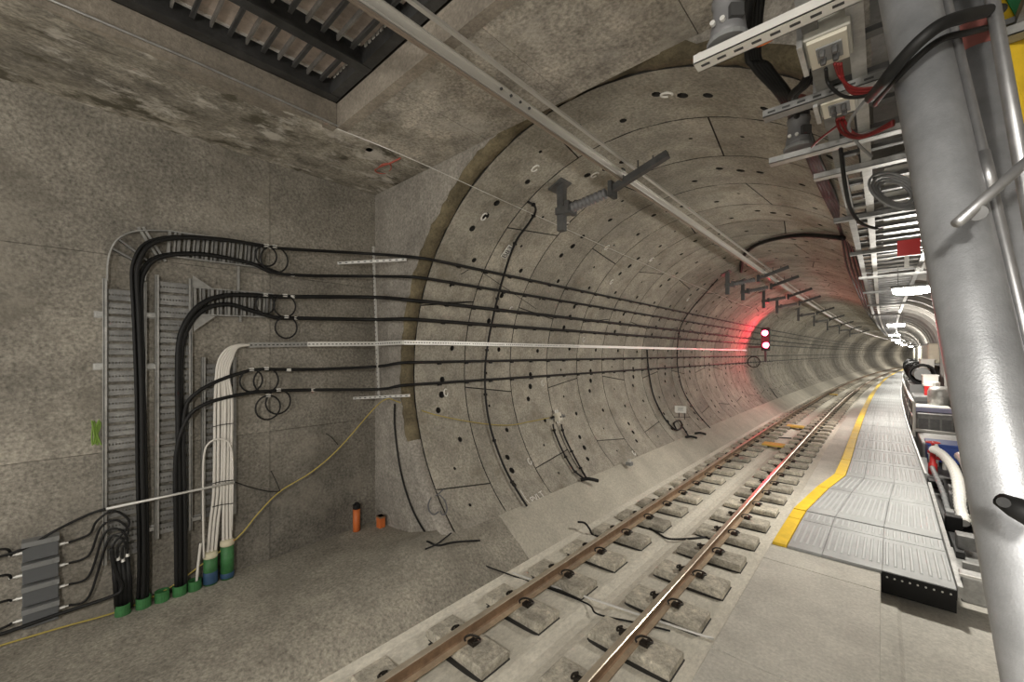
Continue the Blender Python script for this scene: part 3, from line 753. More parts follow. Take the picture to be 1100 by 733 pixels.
# white clip rings on the lining
PRL = ['beside the dark pockets above the topmost cable', 'just left of the nearest conductor support', 'below the nearest conductor support', 'on the joint right of the nearest support post', 'under the arm of the nearest conductor support', 'beside the conductor bar near the nearest support',
 'high up, well right of the nearest support', 'just above the topmost cable in mid tunnel', 'below the lowest cable next to the mouth', 'just above the chalk letters', 'under the lowest cable right of the hoop cable', 'low down left of the metal fitting', 'by the trunking in mid tunnel', 'between the third and fourth cables', 'over the topmost cable near the thin hoop', 'at the crown right of the conductor bar', 'at the crown near the slotted cross arm']
for i, (u, v) in enumerate(((520,233),(575,181),(608,242),(652,266),(639,188),(666,187),(700,279),(657,303),(479,422),(569,496),(583,412),(681,487),(627,365),(549,333),(739,322),(716,102),(757,60))):
    p = CY(u, v, .012); a = math.atan2(p.z-TZ, p.x-TX)
    o = tag(MB().tube([Vector((0,.045*math.cos(2*math.pi*k/12),.07*math.sin(2*math.pi*k/12))) for k in range(11)], .013, 6).build('plug_ring', 'chalk'), f'white plug ring on the lining {PRL[i]}', 'plug ring', 'white plug rings on the lining')
    o.location = p; o.rotation_euler = (0, -a, 0)
bxo = P(676,500,Z=.32)
fb = empty('floor_fitting', bxo, 'tiny grey metal fitting on the haunch below the lining', 'fitting')
link('base', MB().cbox((0,0,.04), .14, .14, .08).mesh('ffb', 'plastic_mid'), fb); link('cap', MB().cbox((0,0,.12), .07, .07, .08).mesh('ffc', 'strut'), fb)

# ------------------------------------------------------------------ overhead conductor bar with supports
cb = empty('conductor_rail', (-2.94, 0, 5.97), 'long overhead conductor bar running down the tunnel', 'conductor rail')
prof = [(x*.55, z*.85) for x, z in [(-.085,.05),(.085,.05),(.085,.035),(.03,.03),(.022,-.04),(.04,-.055),(.03,-.07),(-.03,-.07),(-.04,-.055),(-.022,-.04),(-.03,.03),(-.085,.035)]]
loc(MB().sweep(prof, YL, x=-2.94, z=5.97).build('profile', 'conductor', cb))
loc(MB().sweep([(-.07,.0),(-.052,.0),(-.052,.02),(-.07,.02)], YL, x=-2.94, z=5.97).build('edge_strip', 'steel_grey', cb))
loc(MB().sweep([(-.012,-.095),(.012,-.095),(.014,-.07),(-.014,-.07)], YL, x=-2.94, z=5.97).build('contact_wire', 'copper', cb))
loc(MB().sweep([(-.02,.0),(.02,.0),(.02,.03),(-.02,.03)], YL, x=-2.80, z=6.06).build('guide_bar', 'conductor', cb))
jp = MB()
for y in (3.05, 3.2, 3.35, 3.5): jp.lathe([(.014,0),(.014,.02)], (-2.94+.03, y, 5.965), (1,0,0), 8)
loc(jp.build('joint_bolts', 'ink', cb))
def bracket(y, lab, full=True):
    e = empty('conductor_support', (-4.1+bend(y), y, 6.1), lab, 'support bracket', 'conductor supports')
    o = Vector((bend(y), 0, 0))
    def V(x, z): return (Vector((x, 0, z))-Vector((-4.1, 0, 6.1)))
    a = math.degrees(math.atan2(6.12-TZ, -4.12-TX))
    link('base_plate', MB().cbox(V(-4.12,6.13), .30, .30, .03, ry=math.radians(-24)).mesh('bp', 'steel_grey'), e)
    link('drop_post', MB().cbox(V(-4.08,5.75), .12, .12, .80).mesh('dp', 'steel_grey'), e)
    link('clamp', MB().cbox(V(-4.0,5.68), .3, .2, .12).cbox(V(-3.9,5.70), .08, .26, .2).mesh('cl', 'steel_grey'), e)
    d = (V(-2.25,5.9)-V(-3.9,5.70)).normalized()
    pr_ = []
    for i in range(9): pr_ += [(.05, i*.075), (.085, i*.075+.02), (.085, i*.075+.045), (.05, i*.075+.065)]
    ib_ = link('insulator', MB().lathe(pr_, V(-3.88,5.70), d, 12).mesh('ins', 'insul', True), e)
    link('end_clamp', MB().cbox(V(-3.12,5.80), .06, .2, .24).mesh('ec', 'steel_dark'), ib_)
    link('arm', MB().bar(V(-3.15,5.80), V(-2.25,6.10) if False else V(-2.25,5.91)+Vector((0,0,.17)), .1, .1).mesh('arm', 'steel_dark'), e)
    link('hanger', MB().box(-.015,.015,-.04,.04,-.12,.06, Matrix.Translation(V(-2.94,6.02))).mesh('hg', 'steel_dark'), e)
    for dx in (.15, .38): link('stud', MB().lathe([(.012,0),(.012,.16)], V(-2.85+dx,5.97)+Vector((0,0,.0)), n=6).mesh('st', 'steel_dark'), e)
for y, lab in ((5.8,'nearest conductor support with ribbed grey insulator on the lining'), (16,'second conductor support, ahead of the arching cable'), (18.2,'third conductor support, just beyond the arching cable'), (22,'fourth conductor support above the red signal'), (25.2,'fifth conductor support, beyond the red signal'), (32,'sixth conductor support in the distance'), (39,'seventh conductor support in the distance'), (47,'eighth conductor support in the distance'), (56,'ninth conductor support in the distance'), (66,'farthest conductor support in the distance')):
    bracket(y, lab)
# thin wire and pipe along the soffit edge
pts = [P(25,0,Z=CZ6+.06), P(120,41,Z=CZ6+.06), P(230,87,Z=CZ6+.05)]
for p in pts: p.x = XO+.03
tag(MB().tube([Vector((XO+.03,-1.6,CZ6+.07)), Vector((XO+.03,.9,CZ6+.07)), Vector((XO+.03,YO+.0,CZ6+.02))], .012, 8).build('conduit', 'galv'), 'thin pale conduit along the lower edge of the ceiling opening', 'conduit')
tag(MB().tube(cr([Vector((XO+.03,YO,CZ6-.02)), P(440,170,Y=3.2), LA(124,5.4,.05), LA(126,9.5,.05), LA(128,15,.05), LA(130,24,.05)], 5), .006, 6).build('tension_wire', 'strut'), 'thin pale wire strung from the ceiling opening into the tunnel', 'wire')

# ------------------------------------------------------------------ red signal
Ysg = 28.0; px = P(822,358,Y=Ysg); py_ = P(823,371,Y=Ysg)
sgn = empty('signal_head', (px.x, Ysg, py_.z-.5), 'lit two-aspect red signal on the tunnel wall', 'signal')
def sl2(o): o.matrix_parent_inverse = Matrix.Translation(-o.parent.location); return o
sl2(bevel(MB().box(px.x-.22, px.x+.22, Ysg, Ysg+.25, py_.z-.32, px.z+.32).build('housing', 'ink', sgn), .03))
for p in (px, py_):
    sl2(MB().lathe([(.15,0),(.13,.03),(.001,.05)], (p.x, Ysg, p.z), (0,-1,0), 18).build('lens', 'red_on', sgn))
    sl2(MB().lathe([(.17,0),(.18,.16),(.165,.16),(.155,.0)], (p.x, Ysg, p.z), (0,-1,0), 18).build('hood', 'ink', sgn))
sl2(MB().box(px.x-.9, px.x-.2, Ysg+.05, Ysg+.15, py_.z-.15, py_.z-.05).box(px.x-.06, px.x+.06, Ysg+.05, Ysg+.17, py_.z-.95, py_.z-.3).build('wall_arm', 'steel_dark', sgn))
sl2(MB().tube(ring_pts((px.x-.6, Ysg, py_.z-1.0), .32, (0,1,0)), .03, 6, closed=True).build('cable_coil', 'cable', sgn, True))
for p, e in ((px, 62), (py_, 44)):
    l = bpy.data.lights.new('signal_light', 'POINT'); l.energy = e; l.color = (1, .05, .09); l.shadow_soft_size = .1
    lo = bpy.data.objects.new('signal_light', l); COL.objects.link(lo); lo.location = (p.x, Ysg-.25, p.z); lo.parent = sgn; lo.matrix_parent_inverse = Matrix.Translation(-sgn.location)

# ------------------------------------------------------------------ left foot of the wall: boxes, pipes, small cables
sb = empty('splice_closure', wl_(44,672,0), 'stack of four dark grey splice boxes on the wall at far left', 'splice box')
ys0, ys1 = P(24,620,X=XW+.1).y, P(63,620,X=XW+.1).y
zt = P(44,578,X=XW+.1).z; zb = P(44,672,X=XW+.1).z; hh = (zt-zb)/4
for i in range(4):
    z1 = zt-hh*i; z0 = z1-hh
    bevel(loc(MB().box(XW+.005, XW+.13, ys0, ys1, z0+.02, z1-.05).build('box_body', 'plastic_grey', sb)), .008)
    loc(MB().box(XW+.005, XW+.155, ys0-.006, ys1+.006, z1-.06, z1-.005).box(XW+.155, XW+.163, ys0+.05, ys1-.05, z1-.05, z1-.015).build('box_lid', 'plastic_mid', sb))
    for yy, s in ((ys0,-1),(ys1,1)): loc(MB().lathe([(.018,0),(.018,.05),(.01,.05),(.01,.1)], (XW+.07, yy, (z0+z1)/2-.01), (0,s,0), 8).build('gland', 'strut', sb))
gz = [ (zt-hh*i+zt-hh*(i+1))/2-.01 for i in range(4)]
ct = [(121.5,600),(127,602),(132,603.5),(137,598)]
for i, (z, (u, v)) in enumerate(zip(gz, ct)):
    p = [Vector((XW+.07, ys1+.08, z)), Vector((XW+.1, ys1+.25, z+.05)), wl_(104+4*i, 566+7*i-6, .16), wl_(122+3*i, 549+10*i, .2), wl_(139-i, 562+9*i, .2), wl_(u, v-14, .19), wl_(u, v, .18)]
    tag(MB().tube(cr(p, 6), .013, 8).build('branch_cable', 'cable', smooth=True), f'thin black cable looping from splice box to black boot, {["uppermost", "second down", "third down", "lowest"][i]}', 'cable')
    q = [Vector((XW+.07, ys0-.08, z)), wl_(5, 590+28*i, .12), wl_(-30, 598+30*i, .12), wl_(-70, 610+30*i, .1)]
    tag(MB().tube(cr(q, 6), .013, 8).build('feed_cable', 'cable', smooth=True), f'thin black cable entering the splice box from the left, {["uppermost", "second down", "third down", "lowest"][i]}', 'cable')
bo = empty('cable_boot', wl_(132,652,.15), 'black ribbed cable boot with four grey ends in a green pipe', 'cable boot')
for i, (u, v) in enumerate(ct):
    a = wl_(u, v, .18); b = wl_(126+4.5*i, 653, .16)
    loc(MB().tube([a, (a+b)/2+Vector((0,.005,0)), b], [.022,.03,.03], 8).build('sleeve', 'cable', bo, True))
    loc(MB().lathe([(.012,.05),(.022,0)], a, (0,0,1), 8).build('end_cap', 'strut', bo))
for k, (u, v) in enumerate(((132,659),(154,651),(174,645),(193,639),(209,633))):
    p = P(u, v, X=XW+.15); 
    e = tag(MB().lathe([(.078,-.1),(.078,.09),(.07,.09),(.07,.06)], (0,0,0), n=18).build('pipe_stub', 'green', smooth=False), 'short green pipe stub in the floor, ' + ('leftmost of five', 'second from left', 'middle of five', 'fourth from left', 'rightmost of five')[k], 'pipe', 'green pipe stubs'); e.location = (p.x, p.y, .0)
for k, (u, v0, v1, lab) in enumerate(((226,592,627,'tall green pipe with blue tape and white cables, left of two'), (244,579,622,'tall green pipe with cream taped top, right of two'))):
    p = P(u, v1, X=XW+.14); h = P(u, v0, X=XW+.14).z
    e = empty('cable_pipe', (p.x, p.y, -.04), lab, 'pipe')
    link('pipe_body', MB().lathe([(.083,0),(.083,h),(.07,h)], (0,0,0), n=20).mesh('pb', 'green', True), e)
    link('top_tape', MB().lathe([(.06,h+.035),(.086,h+.02),(.089,h-.03),(.086,h-.05)][::-1], (0,0,0), n=20).mesh('tt', 'tape_cream', True), e)
    link('blue_tape', MB().lathe([(.086,.02),(.088,.03),(.088,.08 if k else .17),(.085,.09 if k else .18)], (0,0,0), n=20).mesh('bt', 'tape_blue', True), e)
# white cables
tops = [(231,430),(235,430),(239,430),(242,430),(245.5,430),(249,430)]
bots = [(223,592),(227,592),(231,591),(240,579),(244,579),(248,578)]
WN = ['leftmost', 'second from left', 'third from left', 'third from right', 'second from right', 'rightmost']
for i in range(6):
    p = [wl_(268,370.5,.12+.008*i), wl_(255,371+.5*i,.16), wl_(243+1.2*i,376+2*i,.18), wl_(234+2.2*i,392+2*i,.18), wl_(tops[i][0],tops[i][1],.17+.01*(i%2)), wl_(tops[i][0]-.5,480,.17+.01*(i%2)), wl_(tops[i][0]-1.5,530,.17), wl_((tops[i][0]+bots[i][0])/2-1,562,.16), wl_(bots[i][0],bots[i][1]+6,.14)]
    tag(MB().tube(cr(p, 6), .019, 8).build('white_cable', 'whitecable', smooth=True), f'white cable dropping from the trunking into a green pipe, {WN[i]} of six', 'cable', 'white cables')
tag(MB().tube(cr([wl_(219,600,.2), wl_(218,540,.2), wl_(219,490,.2), wl_(226,475,.22), wl_(238,472,.23), wl_(247,478,.22), wl_(250,500,.2), wl_(249,570,.16)], 6), .012, 8).build('white_loop', 'whitecable', smooth=True), 'thin white cable arching over the white bundle', 'cable')
tag(MB().tube(cr([wl_(215.5,584,.2), wl_(213,605,.18), wl_(211,628,.15)], 5), .016, 8).build('white_cable', 'whitecable', smooth=True), 'short white cable in the rightmost small green stub', 'cable')
for v, lab in ((455,'upper'),(516,'middle'),(541,'lower')):
    tag(MB().tube(cr([wl_(228,v+4,.215), wl_(238,v+1.5,.225), wl_(250.5,v,.215)], 4), .006, 6).build('cable_tie', 'cable'), f'black tie around the white cable bundle, {lab} of three', 'tie')
# conduit bar across trays
tag(MB().tube([wl_(114,547,.25), wl_(252,518,.25)], .016, 10).build('cross_conduit', 'strut', smooth=True), 'white conduit bar slanting across the three trays', 'conduit')
for pts, r, lab in (([(114,547),(95,553),(60,570),(25,590),(-20,604)], .015, 'black cable from the white conduit bar down to the far left'),
                    ([(120,589),(122,606),(128,622),(131,632),(120,641),(60,661),(0,682),(-40,694)], .022, 'thick black cable along the wall foot below the splice boxes'),
                    ([(252,518),(270,524),(288,528),(301,528)], .008, 'thin black wire from the white conduit bar to the yellow rope'),
                    ([(301,528),(297,518),(291,506)], .006, 'loose black wire end at the yellow rope'),
                    ([(350,466),(356,470),(363,478)], .006, 'tiny black tie end on the yellow rope')):
    tag(MB().tube(cr([wl_(u, v, .2 if u > 110 else .14) for u, v in pts], 5), r, 8).build('loose_cable', 'cable', smooth=True), lab, 'cable')
rp = [wl_(-30,703,.1), wl_(60,676,.1), wl_(130,656,.1), wl_(180,633,.1), wl_(215,608,.12), wl_(255,578,.16), wl_(278,551,.18), wl_(301,528,.2), wl_(335,507,.2), wl_(365,481,.25), P(400,441,Y=YP-.05), P(415,429,Y=YP-.03), rim(428,432), CY(465,445,.05), CY(510,454,.05), CY(545,457,.04), CY(570,453,.04), CY(590,449,.06)]
tag(MB().tube(cr(rp, 5), .010, 6).build('yellow_rope', 'rope', smooth=True), 'yellow rope draped along the wall foot to the tunnel lining', 'rope')
gt = wl_(104,465,.12)
tag(MB().tube(cr([gt+Vector((random.uniform(-.01,.03), random.uniform(-.05,.05), .16*math.sin(i*1.7))) for i in range(16)], 4), .008, 6).build('green_tangle', 'lime'), 'tangle of green wire hanging left of the trays', 'wire')
op = P(383,572,X=XW+.18)
e = empty('orange_pipe', (op.x, op.y, -.05), 'orange pipe stub with black cap at the wall foot', 'pipe')
h = P(383,547,X=XW+.18).z
link('pipe_body', MB().lathe([(.062,0),(.062,h+.05),(.05,h+.05)], (0,0,0), n=18).mesh('opb', 'orange', True), e)
link('cap', MB().lathe([(.05,h+.05),(.068,h+.06),(.066,h+.13),(.03,h+.15)], (0,0,0), n=14).cbox((.02,0,h+.15), .08, .05, .04).mesh('opc', 'cable'), e)
ob = P(409,561,Y=YH-.12)
e = empty('orange_stub', (ob.x, ob.y, -.02), 'small orange square stub in the floor corner', 'pipe')
hz = P(409,553,Y=YH-.12).z
link('tube_body', MB().box(-.065,.065,-.05,.05,0,hz).mesh('osb', 'orange'), e); link('tube_rim', MB().box(-.07,.07,-.055,.055,hz-.03,hz).mesh('osr', 'rail'), e)
# cable ties mess at headwall foot, cables crossing the track
def fl(pts, zz): return [P(u, v, Z=z) for (u, v), z in zip(pts, zz)]
tag(MB().tube(cr([Vector((-5.55,3.9,.2)), Vector((-5.3,3.86,.30)), Vector((-5.15,3.8,.36)), Vector((-4.98,3.85,.34)), Vector((-4.9,4.1,.33)), Vector((-4.86,4.6,.2))], 5), .016, 8).build('cable_tail', 'cable', smooth=True), 'black cable tail lying at the headwall foot', 'cable')
tag(MB().tube(cr([Vector((-5.1,3.7,.3)), Vector((-5.0,3.85,.36)), Vector((-4.85,4.0,.52))], 4), .012, 8).build('cable_tail', 'cable', smooth=True), 'short black tie end sticking up at the headwall foot', 'cable')
ZB = -.275
tag(MB().tube(cr([P(470,589,Z=.22), P(500,600,Z=.04), P(529,611,Z=-.1), P(560,622,Z=ZB), P(591,633,Z=ZB), P(631,649,Z=ZB), P(642,660,Z=ZB), P(682,669,Z=ZB), P(720,678,Z=ZB)], 6), .012, 8).build('track_cable', 'cable', smooth=True), 'black cable crossing the track beside the white conduit', 'cable')
tag(MB().tube(cr([P(500,597,Z=.05), P(525,607,Z=-.1), P(560,619,Z=ZB+.01), P(640,645,Z=ZB+.01), P(700,665,Z=ZB+.01), P(767,687,Z=ZB+.01)], 5), .017, 8).build('track_conduit', 'strut', smooth=True), 'white conduit crossing under both rails', 'conduit')
tag(MB().tube(cr([P(676,560,Z=ZB), P(690,563,Z=ZB), P(705,572,Z=ZB), P(718,579,Z=ZB), P(740,579,Z=ZB), P(762,577,Z=ZB)], 5), .02, 8).build('track_cable', 'cable', smooth=True), 'short black cable bonded between the two rails', 'cable')
tag(MB().tube(cr([P(621,561,Z=.0), P(628,562,Z=-.05), P(633,568,Z=-.15), P(637,575,Z=ZB), P(645,577,Z=ZB)], 5), .02, 8).build('track_cable', 'cable', smooth=True), 'short black cable end left of the rail', 'cable')
tag(MB().tube(cr([P(797,475,Z=ZB), P(808,470,Z=ZB), P(822,470,Z=ZB), P(850,471,Z=ZB)], 5), .025, 8).build('track_cable', 'cable', smooth=True), 'black cable crossing the track by the yellow plates', 'cable')

# ------------------------------------------------------------------ walkway of aluminium panels
wk = empty('walkway', (0, 8.2, 0), 'ribbed aluminium walkway with yellow edge beside the track', 'walkway')
rows = [(8.15,9.45,.045,.09),(9.47,9.95,.09,.11),(9.97,11.55,.12,.23),(11.57,12.7,.23,.31)]
y = 12.72
while y < 118: rows.append((y, y+1.86, .31, .31)); y += 1.9
def xl(y):
    t = [(8.1,-1.38),(9.9,-1.33),(11.3,-1.14),(12.6,-.86),(13,-.83)]
    for (a, xa), (b, xb) in zip(t, t[1:]):
        if y <= b: return xa+(xb-xa)*max(0, (y-a)/(b-a))
    return -.83
XR = .76
pm = {}
for i, (y0, y1, z0, z1) in enumerate(rows):
    far_ = y0 > 70
    a0, a1 = xl(y0), xl(y1); ys_ = .20
    bs0, bs1 = bend(y0), bend(y1)
    # yellow edge piece
    q = MB(); q.add([(a0+bs0,y0,z0),(a0+ys_+bs0,y0,z0),(a1+ys_+bs1,y1,z1),(a1+bs1,y1,z1),(a0+bs0,y0,z0-.05),(a0+ys_+bs0,y0,z0-.05),(a1+ys_+bs1,y1,z1-.05),(a1+bs1,y1,z1-.05)], [(0,1,2,3),(7,6,5,4),(0,4,5,1),(1,5,6,2),(2,6,7,3),(3,7,4,0)])
    loc(q.build('yellow_edge', 'yellow', wk))
    cols = [(0,.24),(.24,.61),(.61,1)] if not far_ else [(0,1)]
    for c0, c1 in cols:
        def X(t, y, al, bb): return al+ys_+.012+(XR-al-ys_-.012)*t+bb
        l0, r0 = X(c0,y0,a0,bs0)+.004, X(c1,y0,a0,bs0)-.004; l1, r1 = X(c0,y1,a1,bs1)+.004, X(c1,y1,a1,bs1)-.004
        q = MB(); q.add([(l0,y0,z0),(r0,y0,z0),(r1,y1,z1),(l1,y1,z1),(l0,y0,z0-.05),(r0,y0,z0-.05),(r1,y1,z1-.05),(l1,y1,z1-.05)], [(0,1,2,3),(7,6,5,4),(0,4,5,1),(1,5,6,2),(2,6,7,3),(3,7,4,0)])
        n = max(3, int((r0-l0)/.085))
        q.cm = 1
        dz = (z1-z0)/(y1-y0); m0, m1 = y0+.16*(y1-y0), y1-.12*(y1-y0)
        for k in range(n):
            t = (k+.5)/n
            for (s0, s1) in (((m0, m1),) if not (i < 2) else ((m0, m1),)):
                f0 = (s0-y0)/(y1-y0); f1 = (s1-y0)/(y1-y0)
                xa = (l0+(l1-l0)*f0)+((r0-l0)+((r1-l1)-(r0-l0))*f0)*t; xb = (l0+(l1-l0)*f1)+((r0-l0)+((r1-l1)-(r0-l0))*f1)*t
                za = z0+dz*(s0-y0)+.001; zb_ = z0+dz*(s1-y0)+.001; hw_ = .02
                q.add([(xa-hw_,s0,za),(xa+hw_,s0,za),(xb+hw_,s1,zb_),(xb-hw_,s1,zb_),(xa-hw_*.5,s0+.02,za+.012),(xa+hw_*.5,s0+.02,za+.012),(xb+hw_*.5,s1-.02,zb_+.012),(xb-hw_*.5,s1-.02,zb_+.012)], [(4,5,6,7),(0,1,5,4),(1,2,6,5),(2,3,7,6),(3,0,4,7)])
        q.cm = 0
        loc(q.build('deck_panel', ['aluminium', 'alu_rib'], wk))
loc(MB().box(-.005, XR, 8.20, 8.26, -.30, -.01).box(.0, XR, 8.14, 8.2, -.1, .03).build('end_frame', 'cable', wk))
stud = MB()
for i in range(9): stud.lathe([(.012,0),(.012,.012)], (.06+.08*i, 8.14, -.03), (0,-1,0), 8)
loc(stud.build('end_rivets', 'strut', wk))
loc(MB().sweep([(XR+.005,.13),(XR+.05,.13),(XR+.05,.36),(XR+.005,.36)], [y for y in YL if y > 12.9]).build('side_beam', 'galv', wk))
loc(MB().bar((XR+.03,8.15,.02), (XR+.03,13,.30), .05, .16).build('side_beam', 'galv', wk))
loc(MB().sweep([(-.80,.10),(-.74,.10),(-.74,.26),(-.80,.26)], [y for y in YL if y > 12.9]).build('side_beam', 'steel_dark', wk))
for y in [13.2+2.85*i for i in range(20)]:
    for x in (-.77, .6): loc(MB().box(x-.04+bend(y), x+.04+bend(y), y, y+.08, -.02 if x < 0 else -.36, .26).build('leg', 'steel_dark', wk))

# ------------------------------------------------------------------ handrail with mesh on the right of the walkway
hr = empty('handrail', (.88, 21.0, .3), 'white guardrail with dark mesh along the right walkway edge', 'handrail')
HY = [21.0]+[23+2.5*i for i in range(0, 40)]
loc(MB().tube([Vector((.88+bend(y), y, 1.42)) for y in HY], .05, 8).build('top_rail', 'white', hr, True))
loc(MB().tube([Vector((.88+bend(y), y, .85)) for y in HY], .03, 8).build('mid_rail', 'galv', hr, True))
for y in HY: loc(MB().tube([Vector((.88+bend(y), y, .2)), Vector((.88+bend(y), y, 1.42))], .045 if y < 22 else .03, 8).build('post', 'white' if y < 22 else 'galv', hr))
loc(MB().tube([Vector((.88,21,.45)), Vector((2.0,21,.42))], .06, 8).build('end_bar', 'white', hr, True))
ms = MB()
for k in range(5): ms.sweep([(-.006,0),(.006,0),(.006,.012),(-.006,.012)], HY, x=.89, z=.42+.2*k)
yy = 21.2
while yy < 66:
    ms.box(.884+bend(yy), .896+bend(yy), yy, yy+.014, .36, 1.36); yy += .2
o = loc(ms.build('mesh_infill', 'steel_dark', hr)); o['kind'] = 'stuff'

# ------------------------------------------------------------------ equipment right of the walkway
def thing_box(name, c, sx, sy, sz, m, label, cat, extra=None):
    e = empty(name, (c[0], c[1], c[2]-sz/2), label, cat)
    bevel(link('body', MB().cbox((0,0,sz/2), sx, sy, sz).mesh(name, m), e), min(sx, sy, sz)*.06)
    if extra: extra(e)
    return e
FLZ = -.36
def lidm(m, sx, sy, z, t=.05):
    return lambda e: link('lid', MB().cbox((0,0,z), sx, sy, t).mesh('lid', m), e)
thing_box('steel_cabinet', (1.02, 8.55, -.02), .40, .30, .36, 'galv', 'bright sheet steel box at the near end of the walkway', 'box', lambda e: link('flange', MB().cbox((0,-.14,.37), .44, .04, .03).mesh('fl', 'strut'), e))
tag(MB().bar((1.0,8.9,-.16), (1.02,10.2,-.08), .3, .05).bar((.92,9.3,-.05), (1.2,9.3,-.05), .06, .2).build('steel_channel', 'galv'), 'dull steel channel behind the sheet steel box', 'channel')
ch = empty('machine_frame', (1.4, 11, -.36), 'dark machine chassis on the sunken floor', 'chassis')
loc(MB().box(.86,1.95,9.3,14.6,-.34,-.18).build('base_plate', 'steel_dark', ch))
for x in (.95, 1.35, 1.8): loc(MB().box(x-.05,x+.05,9.8,14.5,-.18,.02).build('beam', 'steel_dark', ch))
rq = random.Random(11)
for k in range(16):
    x = .95+.22*rq.random()+.3*(k % 3); y = 10.1+.27*k; h = .1+.22*rq.random()
    loc(bevel(MB().cbox((x,y,.02+h/2), .12+.14*rq.random(), .18+.15*rq.random(), h).build('fitting', ('galv_dull','steel_grey','plastic_mid','cable')[k % 4], ch), .015))
def hose(pts, r, m, name, label, ribs=True, cat='hose'):
    pl = cr(pts, 10); rs = [r*(1.12 if (i % 2) else .9) for i in range(len(pl))] if ribs else [r]*len(pl)
    return tag(MB().tube(pl, rs, 12).build(name, m, smooth=False), label, cat)
hose([(1.0,15.3,.75),(1.12,14.9,.72),(1.2,14.0,.66),(1.22,13.2,.56),(1.2,12.6,.4),(1.17,12.1,.2),(1.17,11.6,.0)], .09, 'white', 'corrugated_hose', 'white corrugated hose bending down beside the walkway')
hose([(1.5,15.6,.6),(1.5,14.6,.62),(1.46,13.4,.45),(1.4,12.3,.2),(1.35,11.4,.05)], .10, 'strut', 'corrugated_hose', 'pale corrugated hose farther from the walkway', True)
hose([(.92,14.4,.45),(.93,13.6,.42),(.98,12.8,.25),(1.0,12.0,.04)], .045, 'graycable', 'corrugated_hose', 'thin grey corrugated hose beside the walkway', True)
vv = empty('valve', (1.0, 15.4, .06), 'red valve with handwheel by the walkway', 'valve')
link('body', MB().lathe([(.09,0),(.09,.3),(.06,.32),(.06,.55),(.1,.57),(.1,.63),(.03,.65),(.03,.85)], (0,0,0), n=14).mesh('vb', 'red', True), vv)
link('handwheel', MB().tube(ring_pts((0,0,.85), .13, (0,0,1)), .018, 6, closed=True).bar((-.13,0,.85),(.13,0,.85),.02,.02).bar((0,-.13,.85),(0,.13,.85),.02,.02).mesh('vh', 'red'), vv)
link('branch', MB().lathe([(.05,0),(.05,.16),(.08,.16),(.08,.2)], (0,0,.45), (1,0,0), 12).mesh('vbr', 'red'), vv)
thing_box('equipment_rack', (1.35, 16.4, -.14), 1.1, 2.6, .44, 'steel_grey', 'grey steel base under the blue tub and valve', 'base')
thing_box('blue_tub', (1.38, 17.1, .42), .8, .9, .5, 'blue', 'blue plastic tub on the equipment right of the walkway', 'tub', lambda e: link('rim', MB().cbox((0,0,.49), .85, .95, .06).mesh('rim', 'blue'), e))
for k, (x, y, h) in enumerate(((1.02,16.3,.5),(1.14,16.5,.62),(1.28,16.2,.45))):
    tag(MB().lathe([(.05,0),(.05,h*.7),(.07,h*.72),(.07,h*.8),(.03,h)], (x,y,.08), n=12).build('gas_fitting', 'strut'), ('left','middle','right')[k]+' silver fitting standing in front of the blue tub', 'fitting')
thing_box('equipment_rack', (1.45, 19.4, .05), 1.0, 2.2, .8, 'galv', 'silver cabinet between blue tub and white end bar', 'cabinet', lambda e: [link('panel', MB().cbox((x,-1.11,.4), .25, .02, .6).mesh('pn', 'galv_dull'), e) for x in (-.3,0,.3)])
thing_box('lilac_case', (1.42, 22.6, 1.12), 1.0, 1.4, .16, 'lilac', 'flat lilac case on the far side of the white end bar', 'case', lidm('white', .96, 1.3, .17, .03))
thing_box('equipment_rack', (1.45, 22.8, .33), 1.0, 2.6, 1.38, 'galv_dull', 'dull steel skid under the lilac case', 'skid', lambda e: [link('panel', MB().cbox((x,-1.31,.7), .25, .02, 1.0).mesh('pn', 'steel_grey'), e) for x in (-.3,0,.3)])
cn = empty('fuel_can', (1.6, 25.0, 1.46), 'red can with white top among the equipment', 'can')
link('body', MB().lathe([(.24,0),(.24,.4)], (0,0,0), n=16).mesh('cb', 'red'), cn); link('top', MB().lathe([(.245,.4),(.245,.56),(.12,.6)], (0,0,0), n=16).mesh('ct', 'white'), cn)
thing_box('equipment_rack', (1.5, 25.4, .55), 1.0, 2.0, 1.82, 'plastic_mid', 'grey equipment cabinet under the red can', 'cabinet', lambda e: link('handle', MB().cbox((.3,-1.03,.9), .03, .03, .2).mesh('hd', 'strut'), link('door', MB().cbox((0,-1.01,.9), .8, .02, 1.4).mesh('dr', 'steel_grey'), e)))
tank = tag(MB().lathe([(.05,0),(.3,.05),(.36,.2),(.36,.7),(.3,.85),(.05,.9)], (1.72,23.4,1.05), n=18).build('pressure_tank', 'galv', smooth=True), 'silver domed pressure tank right of the guardrail', 'tank')
for i in range(12):
    y = 28+2.6*i
    e = empty('hose_reel', (1.40+bend(y), y, 1.75), f'{nth(i)} black hose reel of the row past the red can', 'hose reel', 'hose reels in a row')
    mb = MB()
    for k in range(5): mb.tube(ring_pts((0,-.3+.14*k,.5), .46-.03*(k % 2), (0,1,0), 18), .06, 6, closed=True)
    link('coils', mb.mesh('coils', 'cable', True), e)
    link('drum', MB().lathe([(.3,-.35),(.3,.35)], (0,0,.5), (0,1,0), 14).mesh('drum', 'plastic_mid'), e)
    link('stand', MB().box(-.45,.6,-.55,.55,-2.11,.02).mesh('stand', 'galv_dull' if i % 2 else 'plastic_mid'), e)
